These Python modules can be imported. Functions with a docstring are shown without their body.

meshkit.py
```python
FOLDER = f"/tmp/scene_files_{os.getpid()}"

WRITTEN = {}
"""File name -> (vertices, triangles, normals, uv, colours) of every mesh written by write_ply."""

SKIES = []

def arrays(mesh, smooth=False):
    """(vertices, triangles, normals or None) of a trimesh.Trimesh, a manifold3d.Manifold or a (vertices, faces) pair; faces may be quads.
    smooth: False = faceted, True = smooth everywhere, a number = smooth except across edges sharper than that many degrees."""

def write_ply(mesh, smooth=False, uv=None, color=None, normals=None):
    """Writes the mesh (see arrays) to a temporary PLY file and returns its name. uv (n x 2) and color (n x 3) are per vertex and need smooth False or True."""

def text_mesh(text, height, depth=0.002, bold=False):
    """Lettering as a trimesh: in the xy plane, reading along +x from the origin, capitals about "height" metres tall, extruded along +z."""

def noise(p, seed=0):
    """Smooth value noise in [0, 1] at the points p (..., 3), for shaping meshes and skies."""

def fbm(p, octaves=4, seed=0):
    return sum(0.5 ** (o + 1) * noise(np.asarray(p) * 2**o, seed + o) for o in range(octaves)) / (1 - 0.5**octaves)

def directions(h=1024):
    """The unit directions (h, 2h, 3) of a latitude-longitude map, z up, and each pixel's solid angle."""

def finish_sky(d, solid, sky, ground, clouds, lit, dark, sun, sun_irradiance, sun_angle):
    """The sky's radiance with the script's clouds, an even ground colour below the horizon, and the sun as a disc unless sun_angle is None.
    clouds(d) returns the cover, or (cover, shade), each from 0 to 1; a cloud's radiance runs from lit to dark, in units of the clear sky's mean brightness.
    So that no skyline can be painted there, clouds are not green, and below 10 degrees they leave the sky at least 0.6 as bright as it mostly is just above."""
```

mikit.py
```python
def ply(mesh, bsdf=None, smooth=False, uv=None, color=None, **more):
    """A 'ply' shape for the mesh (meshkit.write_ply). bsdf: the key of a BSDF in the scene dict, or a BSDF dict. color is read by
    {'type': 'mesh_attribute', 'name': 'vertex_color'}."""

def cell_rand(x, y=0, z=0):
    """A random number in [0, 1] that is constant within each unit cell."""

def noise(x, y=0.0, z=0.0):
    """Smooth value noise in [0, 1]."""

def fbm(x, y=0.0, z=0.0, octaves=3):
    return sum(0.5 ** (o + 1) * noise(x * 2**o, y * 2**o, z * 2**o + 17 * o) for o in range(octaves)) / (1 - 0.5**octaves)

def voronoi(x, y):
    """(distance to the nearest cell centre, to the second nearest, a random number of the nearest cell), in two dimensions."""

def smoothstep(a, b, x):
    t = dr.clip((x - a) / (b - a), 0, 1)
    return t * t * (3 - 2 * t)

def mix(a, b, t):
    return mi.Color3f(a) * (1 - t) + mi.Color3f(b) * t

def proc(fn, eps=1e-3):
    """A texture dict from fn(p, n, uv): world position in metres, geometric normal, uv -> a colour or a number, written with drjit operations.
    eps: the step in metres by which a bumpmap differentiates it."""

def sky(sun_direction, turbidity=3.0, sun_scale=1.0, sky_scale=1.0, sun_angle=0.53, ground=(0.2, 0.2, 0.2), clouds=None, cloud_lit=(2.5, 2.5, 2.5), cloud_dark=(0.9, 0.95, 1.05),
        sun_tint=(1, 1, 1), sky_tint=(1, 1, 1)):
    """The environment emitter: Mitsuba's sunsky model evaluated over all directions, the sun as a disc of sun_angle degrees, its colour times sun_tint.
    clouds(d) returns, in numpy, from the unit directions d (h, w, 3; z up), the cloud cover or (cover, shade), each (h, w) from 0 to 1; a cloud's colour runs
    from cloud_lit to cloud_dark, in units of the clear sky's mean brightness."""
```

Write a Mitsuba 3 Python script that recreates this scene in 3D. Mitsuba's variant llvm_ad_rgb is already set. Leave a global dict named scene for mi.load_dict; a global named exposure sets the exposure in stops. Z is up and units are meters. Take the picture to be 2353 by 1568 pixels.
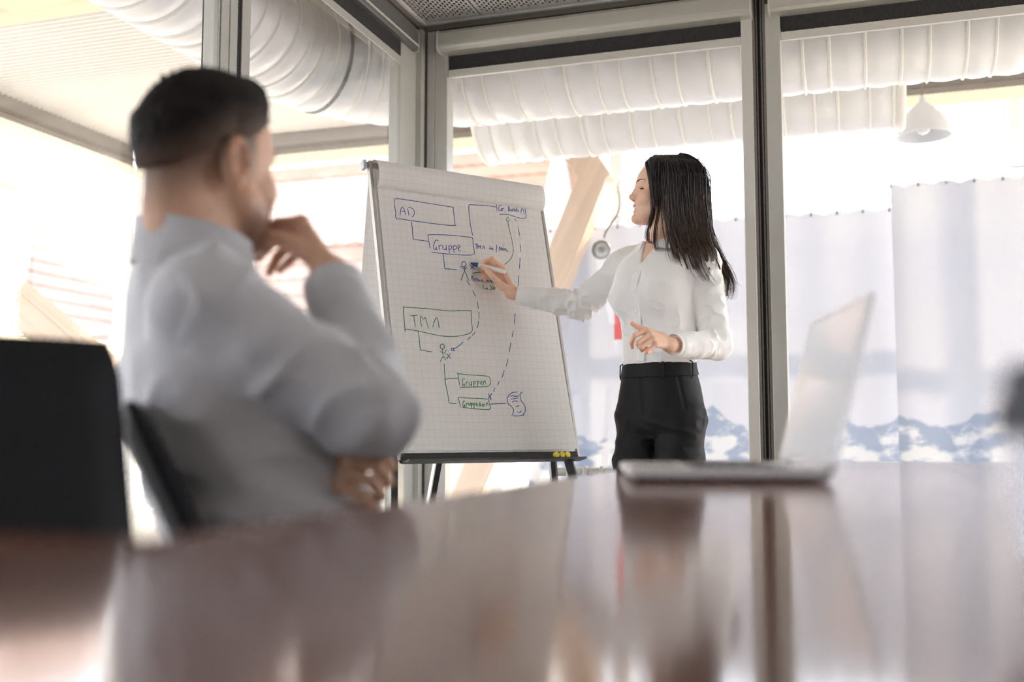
import math, random
import numpy as np, trimesh, mitsuba as mi, drjit as dr, mikit, meshkit
import manifold3d as m3
from scipy import ndimage
from mikit import noise as tn, fbm as tf, smoothstep, mix, cell_rand
T = mi.ScalarTransform4f
V = lambda *a: np.array(a, float)
random.seed(7); RNG = np.random.default_rng(11)
scene, labels = {}, {}

# ------------------------------------------------------------------ camera, sky, exposure
EYE = V(1.778, -4.165, 0.80)
RIGHT = V(0.9503, 0.3115, 0.0)           # horizontal axes of the seat the picture was taken from
AHEAD = V(-0.3115, 0.9503, 0.0)
FWD = V(-0.3095, 0.9468, 0.0890)
scene['camera'] = {'type': 'thinlens', 'fov': 51.89, 'fov_axis': 'x', 'aperture_radius': 0.0098, 'focus_distance': 3.55,
                   'near_clip': 0.01, 'far_clip': 500.0,
                   'to_world': T().look_at(origin=EYE.tolist(), target=(EYE + FWD).tolist(), up=[0, 0, 1])}
def overcast(d):
    n = meshkit.fbm(d * V(3, 3, 5) + 4.2, 4)
    return np.ones(d.shape[:2]), np.clip(0.55 * n - 0.1, 0, 1)
scene['sky'] = mikit.sky([0.55, 0.62, 0.56], turbidity=4.0, sun_scale=0.22, sun_angle=6.0, clouds=overcast,
                         cloud_lit=(0.98, 1.01, 1.07), cloud_dark=(0.84, 0.88, 0.95), ground=(0.42, 0.40, 0.38))
exposure = 5.55

# ------------------------------------------------------------------ helpers
def numbered(key):
    if key not in scene and key not in labels and not any(k.startswith(key + '__') for k in scene): return key
    n = 1
    while f'{key}_{n:03d}' in scene or f'{key}_{n:03d}' in labels or any(k.startswith(f'{key}_{n:03d}__') for k in scene): n += 1
    return f'{key}_{n:03d}'
def thing(name, label=None, cat=None, group=None, kind=None):
    key = numbered(name); labels[key] = {}
    if label: labels[key]['label'] = label
    if cat: labels[key]['category'] = cat
    if group: labels[key]['group'] = group
    if kind: labels[key]['kind'] = kind
    return key
def put(name, mesh, mat, parent=None, smooth=35, label=None, kind=None, **kw):
    base = (parent + '__' if parent else '') + name
    key = base; n = 1
    while key in scene: key = f'{base}_{n:03d}'; n += 1
    scene[key] = dict(mesh) if isinstance(mesh, dict) else mikit.ply(mesh, mat, smooth=smooth, **kw)
    if label or kind:
        labels.setdefault(key, {})
        if label: labels[key]['label'] = label
        if kind: labels[key]['kind'] = kind
    return key
def struct(name, mesh, mat, label, smooth=False):
    labels[name] = {'label': label, 'kind': 'structure'}
    scene[name] = mikit.ply(mesh, mat, smooth=smooth)
    return name
def box(x0, x1, y0, y1, z0, z1, bev=0.0):
    if bev <= 0:
        m = trimesh.creation.box([x1 - x0, y1 - y0, z1 - z0]); m.apply_translation([(x0 + x1) / 2, (y0 + y1) / 2, (z0 + z1) / 2]); return m
    b = min(bev, 0.49 * min(x1 - x0, y1 - y0, z1 - z0))
    p = []
    for sx in (0, 1):
        for sy in (0, 1):
            for sz in (0, 1):
                c = V(x0 + b if not sx else x1 - b, y0 + b if not sy else y1 - b, z0 + b if not sz else z1 - b)
                s = V(1 if sx else -1, 1 if sy else -1, 1 if sz else -1)
                for k in ((1, 0, 0), (0, 1, 0), (0, 0, 1), (.7, .7, 0), (.7, 0, .7), (0, .7, .7)): p.append(c + s * b * V(*k))
    return trimesh.convex.convex_hull(np.array(p))
def join(*ms):
    return trimesh.util.concatenate([m for g in ms for m in (g if isinstance(g, (list, tuple)) else [g])])
def frame_mesh(path, r, sides=10, cap=True, squash=None):
    """A tube along path with radius r (number or list)."""
    p = np.asarray(path, float); n = len(p); r = np.broadcast_to(r, (n,)) if np.ndim(r) < 2 else r
    t = np.gradient(p, axis=0); t /= np.linalg.norm(t, axis=1, keepdims=True) + 1e-12
    a = np.cross(t[0], [0, 0, 1.0] if abs(t[0][2]) < .9 else [1.0, 0, 0]); a /= np.linalg.norm(a)
    ang = np.arange(sides) * 2 * np.pi / sides; v = []
    for i in range(n):
        a = a - t[i] * (a @ t[i]); a /= np.linalg.norm(a); b = np.cross(t[i], a)
        v.append(p[i] + r[i] * (np.cos(ang)[:, None] * a + np.sin(ang)[:, None] * b * (squash or 1)))
    v = np.vstack(v); i, j = np.meshgrid(np.arange(n - 1), np.arange(sides), indexing='ij')
    q = np.stack([i * sides + j, i * sides + (j + 1) % sides, (i + 1) * sides + (j + 1) % sides, (i + 1) * sides + j], -1).reshape(-1, 4)
    f = np.vstack([q[:, [0, 1, 2]], q[:, [0, 2, 3]]])
    if cap:
        c0, c1 = len(v), len(v) + 1; v = np.vstack([v, p[0], p[-1]]); k = np.arange(sides)
        f = np.vstack([f, np.stack([np.full(sides, c0), (k + 1) % sides, k], 1), np.stack([np.full(sides, c1), (n - 1) * sides + k, (n - 1) * sides + (k + 1) % sides], 1)])
    return trimesh.Trimesh(v, f, process=False)
def smooth_path(pts, n=24):
    from scipy.interpolate import CubicSpline
    pts = np.asarray(pts, float); s = np.r_[0, np.cumsum(np.linalg.norm(np.diff(pts, axis=0), axis=1))]
    return CubicSpline(s, pts)(np.linspace(0, s[-1], n))
def prism(poly, h, base=0.0):
    from shapely.geometry import Polygon
    m = trimesh.creation.extrude_polygon(poly if hasattr(poly, 'exterior') else Polygon(poly), h, engine='earcut'); m.apply_translation([0, 0, base]); return m
def beam(p, q, w, h, up=(0, 0, 1), bev=.006):
    """A straight bar from p to q, w wide and h high."""
    p, q = np.asarray(p, float), np.asarray(q, float); L = np.linalg.norm(q - p); t = (q - p) / L
    s = np.cross(up, t); s /= np.linalg.norm(s); u = np.cross(t, s)
    m = box(0, L, -w / 2, w / 2, -h / 2, h / 2, bev); M = np.eye(4); M[:3, 0], M[:3, 1], M[:3, 2], M[:3, 3] = t, s, u, p
    m.apply_transform(M); return m

# ------------------------------------------------------------------ materials
def rgb(*c): return {'type': 'rgb', 'value': list(c[0] if len(c) == 1 and np.ndim(c[0]) else c)}
def mat(name, color, rough=.6, two=True, **kw):
    b = {'type': 'principled', 'base_color': rgb(*color) if isinstance(color, (tuple, list)) else color, 'roughness': rough, 'specular': kw.pop('specular', .4), **kw}
    scene[name] = {'type': 'twosided', 'bsdf': b} if two else b
    return name
def bump(name, color, fn, scale, rough=.6, eps=1e-3, **kw):
    b = {'type': 'principled', 'base_color': rgb(*color) if isinstance(color, (tuple, list)) else color, 'roughness': rough, 'specular': kw.pop('specular', .4), **kw}
    scene[name] = {'type': 'twosided', 'bsdf': {'type': 'bumpmap', 'arbitrary': mikit.proc(fn, eps), 'scale': scale, 'bsdf': b}}
    return name
mat('alu', (.50, .50, .47), .34, metallic=.25)
mat('alu_light', (.62, .61, .57), .38, metallic=.15)
mat('alu_dark', (.19, .175, .16), .45, metallic=.2)
mat('gasket', (.012, .012, .013), .6)
mat('trim_paint', (.80, .80, .79), .5)
mat('plaster', (.80, .80, .79), .9)
mat('dark_void', (.03, .03, .03), .9)
mat('screen_fabric', mikit.proc(lambda p, n, uv: mix((.022, .022, .023), (.05, .05, .05), tn(p.x * 900, p.y * 900, p.z * 60))), .9)
def wood(name, c0, c1, axis, rough=.5, kn=True):
    def fn(p, n, uv):
        a, b, c = (p.x, p.y, p.z) if axis == 'x' else ((p.y, p.x, p.z) if axis == 'y' else (p.z, p.x, p.y))
        g = tf(a * 1.3, b * 26 + tn(a * 2.0, b * 5) * 1.5, c * 26)
        k = smoothstep(.78, .9, tn(a * 5, b * 14, c * 14)) if kn else 0
        return mix(mix(c0, c1, g), (.30, .17, .08), k * .55)
    return mat(name, mikit.proc(fn), rough)
wood('spruce', (.66, .50, .31), (.85, .71, .50), 'x')
scene['pane_glass'] = {'type': 'thindielectric', 'int_ior': 1.5, 'ext_ior': 1.0}
# ------------------------------------------------------------------ the meeting room: floor, ceiling, glass walls
mat('plaster_grey', (.74, .74, .73), .9)
mat('carpet', mikit.proc(lambda p, n, uv: mix((.17, .165, .16), (.27, .26, .25), tf(p.x * 160, p.y * 160, 3.0))), .95)
struct('floor', box(-.1, 4.7, -7.0, .1, -.12, 0), 'carpet', 'grey carpeted meeting room floor')
# perforated metal ceiling: slotted sheets between light trim, a dark void above
mat('ceiling_sheet', (.60, .59, .57), .45)
def slotted(w, l):
    px, py, sx, sy = .0155, .031, .0085, .0195
    nx, ny = int((w - .016) / px), int((l - .03) / (py / 2)); v, f = [], []
    def quad(a, b, c, d):
        i = len(v); v.extend([a, b, c, d]); f.extend([[i, i + 1, i + 2], [i, i + 2, i + 3]])
    # strips: each column alternates slot and web, columns are staggered
    x0 = (w - nx * px) / 2; quad((0, 0), (x0, 0), (x0, l), (0, l)); quad((x0 + nx * px, 0), (w, 0), (w, l), (x0 + nx * px, l))
    for i in range(nx):
        a = x0 + i * px; b, c = a + (px - sx) / 2, a + (px + sx) / 2; d = a + px
        quad((a, 0), (b, 0), (b, l), (a, l)); quad((c, 0), (d, 0), (d, l), (c, l))
        y = 0.015 + (py / 2 if i % 2 else 0); quad((b, 0), (c, 0), (c, y), (b, y))
        while y + py < l - .012:
            quad((b, y + sy), (c, y + sy), (c, y + py), (b, y + py)); y += py
        quad((b, y), (c, y), (c, l), (b, l))
    v = np.array([(x, y, 0.0) for x, y in v]); f = np.array(f)
    top = v + V(0, 0, .0012)
    return trimesh.Trimesh(np.vstack([v, top]), np.vstack([f[:, ::-1], f + len(v)]), process=False)
CZ = 2.60
labels['ceiling'] = {'label': 'perforated grey metal ceiling panels with light trim and dark slots', 'kind': 'structure'}
scene['ceiling'] = mikit.ply(box(0, 4.6, -6.9, 0, CZ + .06, CZ + .14), 'dark_void')
sheet = mikit.ply(slotted(.431, .86), 'ceiling_sheet')
plain = mikit.ply(box(0, .431, 0, .86, 0, .0012), 'ceiling_sheet')
ox = -.145
for j in range(7):
    for i in range(11):
        x, y = ox + i * .435 + .002, -.03 - (j + 1) * .864
        if i == 0:
            if j < 1:
                m = slotted(.431 - .165, .86); k = mikit.ply(m, 'ceiling_sheet')
            else: k = mikit.ply(box(0, .266, 0, .86, 0, .0012), 'ceiling_sheet')
            put('panel', {**k, 'to_world': T().translate([.02, y, CZ])}, None, 'ceiling')
            continue
        near = j < 1 and i < 4
        put('panel', {**(sheet if near else plain), 'to_world': T().translate([x, y, CZ])}, None, 'ceiling')
labels['trim_1'] = {'label': 'light metal edge trim around the perforated ceiling', 'kind': 'structure'}
scene['trim_1'] = mikit.ply(join(box(0.0, 4.6, -.028, -.002, CZ - .006, CZ + .06), box(0.0, .026, -6.9, -.028, CZ - .006, CZ + .06)), 'trim_paint')
labels['trim_2'] = {'label': 'dark metal head rails between the ceiling and the blinds', 'kind': 'structure'}
scene['trim_2'] = mikit.ply(join(box(.0, 4.6, -.012, .09, CZ - .03, CZ + .14), box(.0, 4.6, .0, .09, 2.50, CZ - .02), box(.02, 4.6, -.02, .004, CZ - .066, CZ - .056),
                                 box(-.09, .012, -6.9, .0, CZ - .03, CZ + .14), box(-.09, .0, -6.9, .0, 2.50, CZ - .02), box(-.004, .02, -6.9, -.02, CZ - .066, CZ - .056)), 'alu_dark')
# corner post
labels['trim_3'] = {'label': 'grey aluminium corner post with a black joint where the two glass walls meet', 'kind': 'structure'}
scene['trim_3'] = mikit.ply(join(box(-.075, .004, -.004, .075, 0, 2.6)), 'gasket')
scene['trim_3__post'] = mikit.ply(join(box(.012, .036, -.022, .06, 0, 2.57, .004), box(-.06, .022, -.036, -.012, 0, 2.57, .004)), 'alu_dark', smooth=30)
scene['trim_3__post_001'] = mikit.ply(join(box(.036, .072, -.03, .06, 0, 2.56, .004), box(-.06, .03, -.072, -.036, 0, 2.56, .004)), 'alu', smooth=30)

def bay(name, a, b, axis, label, jl=.058, jr=.0435, dep=.028):
    """One glazed bay from a to b (a < b) along x (wall y = 0, room on -y) or along y (wall x = 0, room on +x)."""
    labels[name] = {'label': label, 'kind': 'structure'}
    def bx(u0, u1, d0, d1, z0, z1, bev=0):      # d: depth, positive into the room
        return box(u0, u1, -d1, -d0, z0, z1, bev) if axis == 'x' else box(d0, d1, u0, u1, z0, z1, bev)
    put('jamb', bx(a, a + jl, -.05, dep, 0, 2.50, .004), 'alu', name)
    put('jamb', bx(b - jr, b, -.05, dep, 0, 2.50, .004), 'alu_light' if axis == 'x' else 'alu', name)
    put('sill', bx(a + jl, b - jr, -.05, dep, 0, .10, .004), 'alu', name)
    put('head', bx(a + jl, b - jr, -.05, .0, 2.40, 2.50, .004), 'alu_dark', name)
    pane = bx(a + jl - .01, b - jr + .01, -.012, -.010, .09, 2.42)
    v = pane.bounds
    if axis == 'x': q = [(v[0][0], .012, v[0][2]), (v[1][0], .012, v[0][2]), (v[1][0], .012, v[1][2]), (v[0][0], .012, v[1][2])]
    else: q = [(-.012, v[0][1], v[0][2]), (-.012, v[1][1], v[0][2]), (-.012, v[1][1], v[1][2]), (-.012, v[0][1], v[1][2])]
    put('pane', trimesh.Trimesh(np.array(q, float), [[0, 1, 2], [0, 2, 3]], process=False), 'pane_glass', name, smooth=False)

def blind(a, b, jl, jr, axis, label, deep=1.0):
    t = thing('roller_blind', label, 'roller blind')
    def bx(u0, u1, d0, d1, z0, z1, bev=0):
        return box(u0, u1, -d1, -d0, z0, z1, bev) if axis == 'x' else box(d0, d1, u0, u1, z0, z1, bev)
    prof = [(0.0, 2.536), (.070, 2.536), (.088, 2.530), (.096, 2.517), (.096, 2.468), (.089, 2.452), (.072, 2.444), (0.0, 2.444)]
    prof = [(x * deep, z) for x, z in prof]; met = 'blind_metal' if deep == 1 else 'blind_metal_shaded'
    m = prism(prof, b - a)
    M = np.eye(4)
    if axis == 'x': M[:3, 0], M[:3, 1], M[:3, 2], M[:3, 3] = V(0, -1, 0), V(0, 0, 1), V(1, 0, 0), V(a, -.002, 0)
    else: M[:3, 0], M[:3, 1], M[:3, 2], M[:3, 3] = V(1, 0, 0), V(0, 0, 1), V(0, 1, 0), V(.002, a, 0)
    m.apply_transform(M); m.fix_normals()
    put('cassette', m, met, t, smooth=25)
    if deep < 1:
        put('highlight_strip', bx(a, b, .089 * deep, .100 * deep + .004, 2.462, 2.470, .001), 'alu_light', t)  # added light strip in place of the reflection along the cassette edge
    for u in (a - .004, b - .002):
        e = prism([(x * 1.03, 2.49 + (z - 2.49) * 1.05) for x, z in prof], .006); M2 = M.copy()
        M2[:3, 3] = V(u, -.002, 0) if axis == 'x' else V(.002, u, 0)
        e.apply_transform(M2); e.fix_normals(); put('end_cap', e, 'alu_light', t, smooth=False)
    q_ = .3 if deep < 1 else 1
    put('fabric', bx(a + jl, b - jr, .012 * q_, .0135 * q_, 2.372, 2.47), 'screen_fabric', t)
    put('bottom_rail', bx(a + jl, b - jr, .006 * q_, .024 * q_, 2.345, 2.379, .003), 'alu_light' if deep == 1 else 'alu', t)
mat('blind_metal_shaded', (.15, .15, .148), .35, metallic=.2)  # darker copy of the blind metal, shade of the left wall put into its colour
bump('blind_metal', (.50, .50, .45), lambda p, n, uv: tn(p.z * 260, 0, 0), .0003, .32, metallic=.35)

bay('window_1', .072, 1.425, 'x', 'glazed bay of the room behind the flipchart and the woman')
bay('window_2', 1.475, 2.85, 'x', 'glazed bay right of the grey mullion beside the woman')
bay('window_3', 2.90, 4.25, 'x', 'third glazed bay of the back wall')
bay('window_4', -1.425, -.072, 'y', 'glazed bay of the left wall between the mullion and the corner', .050, .165, .004)
bay('window_5', -2.90, -1.540, 'y', 'glazed bay of the left wall behind the seated man', .045, .010, .004)
bay('window_6', -4.35, -3.10, 'y', 'glazed bay of the left wall nearest to the table end', .045, .045, .018)
blind(.110, 1.425, .022, .042, 'x', 'grey roller blind cassette with dark fabric above the flipchart and the woman')
blind(1.497, 2.80, .038, .022, 'x', 'roller blind with grey blue cassette right of the grey mullion')
blind(2.93, 4.22, .03, .03, 'x', 'roller blind of the third bay in the back wall')
blind(-1.43, -.110, .03, .127, 'y', 'roller blind on the left glass wall, its cassette darkened for shade, with an added highlight strip', .3)
blind(-2.88, -1.57, .03, .02, 'y', 'roller blind on the left glass wall behind the seated man, its cassette darkened for shade', .3)
for k, (u0, u1, ax, lab) in enumerate([(1.425, 1.475, 'x', 'dark grooved mullion joint between the two back wall windows'), (2.85, 2.90, 'x', 'mullion joint between second and third back wall window'),
                                       (-1.540, -1.425, 'y', 'grey mullion with black joints behind the head of the seated man'), (-3.10, -2.90, 'y', 'second mullion of the left glass wall')]):
    n = f'trim_{4 + k}'; labels[n] = {'label': lab, 'kind': 'structure'}
    def bx(a, b, d0, d1, z0=0, z1=2.56, bev=0): return box(a, b, -d1, -d0, z0, z1, bev) if ax == 'x' else box(d0, d1, a, b, z0, z1, bev)
    if ax == 'x':
        scene[n] = mikit.ply(bx(u0, u1, -.06, .002), 'gasket')
        for a, b, d in ((u0, u0 + .010, .022), (u0 + .013, u0 + .0185, .012), (u0 + .030, u0 + .036, .012), (u0 + .040, u1, .022)): put('ridge', bx(a, b, -.05, d), 'alu_dark', n)
    else:
        scene[n] = mikit.ply(bx(u0, u1, -.06, .002), 'gasket')
        for a, b, d, mt in ((u0 + .002, u0 + .045, .006, 'alu'), (u0 + .049, u0 + .090, .006, 'alu'), (u0 + .098, u0 + .104, .002, 'alu_dark'), (u0 + .110, u1, .006, 'alu_dark')): put('ridge', bx(a, b, -.05, d, bev=.003), mt, n)
# the sides the picture does not show: plain walls, the right one with a glazed opening added for light
struct('wall_right', join(box(4.6, 4.72, -6.9, -2.3, 0, 2.7), box(4.6, 4.72, -2.3, .1, 2.5, 2.7)), 'plaster_grey', 'unseen right side of the room, plain wall and a tall glazed opening added for light')
for y0, y1 in ((-2.3, -2.2), (-1.2, -1.1), (-.1, .0)): put('post', box(4.6, 4.68, y0, y1, 0, 2.5, .004), 'alu', 'wall_right')
for y0, y1 in ((-2.2, -1.2), (-1.1, -.1)): put('pane', trimesh.Trimesh(np.array([(4.64, y0, .0), (4.64, y1, .0), (4.64, y1, 2.5), (4.64, y0, 2.5)]), [[0, 1, 2], [0, 2, 3]], process=False), 'pane_glass', 'wall_right', smooth=False)
struct('wall_back', box(-.1, 4.7, -7.0, -6.9, 0, 2.7), 'plaster_grey', 'plain wall behind the table end')
bay('window_9', -5.75, -4.45, 'y', 'glazed bay of the left wall behind the camera', .045, .045, .018)
struct('wall_left', join(box(-.1, .0, -6.9, -5.75, 0, 2.6), box(-.1, .0, -4.45, -4.35, 0, 2.6)), 'plaster', 'white wall piece beyond the left glass bays')
# ------------------------------------------------------------------ the hall around the room
HZ = 2.82
mat('hall_paint', (.70, .685, .65), .8)
mat('hall_floor_mat', mikit.proc(lambda p, n, uv: mix((.45, .445, .44), (.54, .535, .53), tf(p.x * 3, p.y * 14, 1.0))), .5)
mat('beam_grey', (.27, .25, .23), .7)
mat('cream_rail', (.86, .84, .68), .5)
mat('white_frame', (.80, .81, .82), .5)
struct('hall_floor', join(box(-3.1, -.1, -7.0, 2.0, -.12, 0), box(-.1, 5.5, .1, 2.0, -.12, 0)), 'hall_floor_mat', 'pale floor of the hall outside the glass room')
# corrugated ceiling sheets with ribs along x
def ribbed(x0, x1, y0, y1, pitch=.042, h=.016):
    ys = np.arange(y0, y1, pitch); v, f = [], []
    for y in ys:
        for a, z in ((y, 0), (y + pitch * .30, 0), (y + pitch * .42, h), (y + pitch * .88, h)): v += [(x0, a, HZ + z), (x1, a, HZ + z)]
    n = len(v) // 2
    for i in range(n - 1): f += [[2 * i, 2 * i + 2, 2 * i + 3], [2 * i, 2 * i + 3, 2 * i + 1]]
    return trimesh.Trimesh(np.array(v), f, process=False)
struct('hall_ceiling', join(ribbed(-3.1, 0.0, -7.0, 2.0), ribbed(0.0, 5.6, .09, 2.0), box(-3.1, 5.6, -7, 2.05, HZ + .02, HZ + .10)), 'hall_paint', 'cream hall ceiling with fine parallel ribs')
# window walls of the hall: a along y at x = -3, b along x at y = 1.94
def hall_window(name, label, axis, u0, u1, at, posts, sgn):
    labels[name] = {'label': label, 'kind': 'structure'}
    def bx(a, b, d0, d1, z0, z1, bev=0): return box(a, b, at + d0, at + d1, z0, z1, bev) if axis == 'x' else box(at - d1, at - d0, a, b, z0, z1, bev)
    put('lintel', bx(u0, u1, 0, .10, 2.672, HZ + .01), 'beam_grey', name)
    put('groove', bx(u0, u1, -.012, .0, 2.715, 2.735), 'alu_dark', name)
    put('head_rail', bx(u0, u1, -.02, .10, 2.60, 2.674, .006), 'cream_rail', name)
    put('transom', bx(u0, u1, .0, .06, 1.395, 1.425, .004), 'white_frame', name)
    put('rail', bx(u0, u1, -.02, .05, 1.335, 1.385, .01), 'cream_rail', name)
    put('sill', bx(u0, u1, 0, .10, -.1, .30), 'hall_paint', name)
    for a, b in posts: put('post', bx(a, b, .0, .10, .3, 2.6, .004), 'white_frame', name)
    g = bx(u0, u1, .05, .052, .3, 2.6).bounds
    q = [(g[0][0], at + .05, .3), (g[1][0], at + .05, .3), (g[1][0], at + .05, 2.6), (g[0][0], at + .05, 2.6)] if axis == 'x' else [(at - .05, g[0][1], .3), (at - .05, g[1][1], .3), (at - .05, g[1][1], 2.6), (at - .05, g[0][1], 2.6)]
    put('pane', trimesh.Trimesh(np.array(q, float), [[0, 1, 2], [0, 2, 3]], process=False), 'pane_glass', name, smooth=False)
hall_window('window_7', 'bright hall window far left with a cream rail, roofs behind it', 'y', -7.0, 1.9, -3.0, [(-2.6, -2.52), (1.86, 1.94)], 1)
hall_window('window_8', 'bright hall window strip along the back of the hall behind ducts and curtains', 'x', -3.0, 5.6, 1.94, [(-3.0, -2.93), (-2.135, -2.105), (.40, .47), (.487, .497), (2.6, 2.67)], 1)

# ducts
mat('duct_skin', mikit.proc(lambda p, n, uv: mix((.70, .715, .725), (.79, .80, .81), tf(p.x * 5, p.y * 5, p.z * 5))), .30, specular=.6, metallic=.12)
mat('duct_seam', (.74, .73, .68), .4)
mat('duct_seam_dark', (.20, .21, .19), .5)
R_ = .25
def ring(c, t, r, w=.007, k=40):
    t = t / np.linalg.norm(t); a = np.cross(t, [0, 0, 1.0]); a /= np.linalg.norm(a); b = np.cross(t, a)
    ang = np.linspace(0, 2 * np.pi, k, endpoint=False)
    prof = [(-w, -.004), (-w * .4, .006), (w * .4, .006), (w, -.004)]; v = []
    for s, e in prof: v.append(c + t * s + (r + e) * (np.cos(ang)[:, None] * a + np.sin(ang)[:, None] * b))
    v = np.vstack(v); f = []
    for i in range(3):
        for j in range(k):
            p0, p1, p2, p3 = i * k + j, i * k + (j + 1) % k, (i + 1) * k + (j + 1) % k, (i + 1) * k + j; f += [[p0, p1, p2], [p0, p2, p3]]
    return trimesh.Trimesh(v, f, process=False)
def duct(path, label, first, step, dark=()):
    t = thing('ventilation_duct', label, 'duct')
    s = np.r_[0, np.cumsum(np.linalg.norm(np.diff(path, axis=0), axis=1))]
    N = int(s[-1] / .035); pp = np.stack([np.interp(np.linspace(0, s[-1], N), s, path[:, k]) for k in range(3)], 1); ss = np.linspace(0, s[-1], N)
    r = R_ - .007 * np.abs(np.cos(np.pi * (ss - first) / step)) ** 8 + .004 * np.sin(np.pi * (ss - first) / step) ** 2
    put('body', frame_mesh(pp, r, 56, cap=True), 'duct_skin', t, smooth=50)
    tt = np.gradient(pp, axis=0); i = 0
    for q in np.arange(first, s[-1] - .02, step):
        k = int(np.argmin(np.abs(ss - q))); put('seam', ring(pp[k], tt[k], R_ - .001, .011 if i in dark else .007), 'duct_seam_dark' if i in dark else 'duct_seam', t, smooth=50); i += 1
    for q in (0, -1): put('end_collar', ring(pp[q], tt[q], R_ + .002, .02), 'duct_seam', t, smooth=50)
    return t
DZ = 2.525
arc = [(-.60 + .72 * (1 - math.cos(a)), .43 - .72 * (1 - math.sin(a)), DZ) for a in np.linspace(0, math.pi / 2, 22)]
p1 = np.array([(-.60, -3.4, DZ)] + [(x, y, DZ) for x, y, _ in arc] + [(5.4, .43, DZ)], float)
duct(p1, 'upper pale duct with ring seams that bends round the corner of the glass room', .05, .126, dark=(27,))
p2 = np.array([(-.10, 1.16, DZ + .005), (2.02, 1.16, DZ + .005)], float)
duct(p2, 'lower pale duct with ring seams that starts behind the flipchart corner', .07, .126)
mat('tag_white', (.85, .86, .88), .5)
# hanger tag at the elbow seam
h = thing('duct_hanger', 'small white clip with a hook on the duct bend', 'clip')
put('clip', box(-.30, -.25, .30, .34, 2.745, 2.762, .003), 'tag_white', h); put('hook', frame_mesh(smooth_path([(-.272, .32, 2.76), (-.27, .32, 2.79), (-.262, .322, 2.80), (-.255, .32, 2.815)], 10), .004, 6), 'alu_dark', h)

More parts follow.
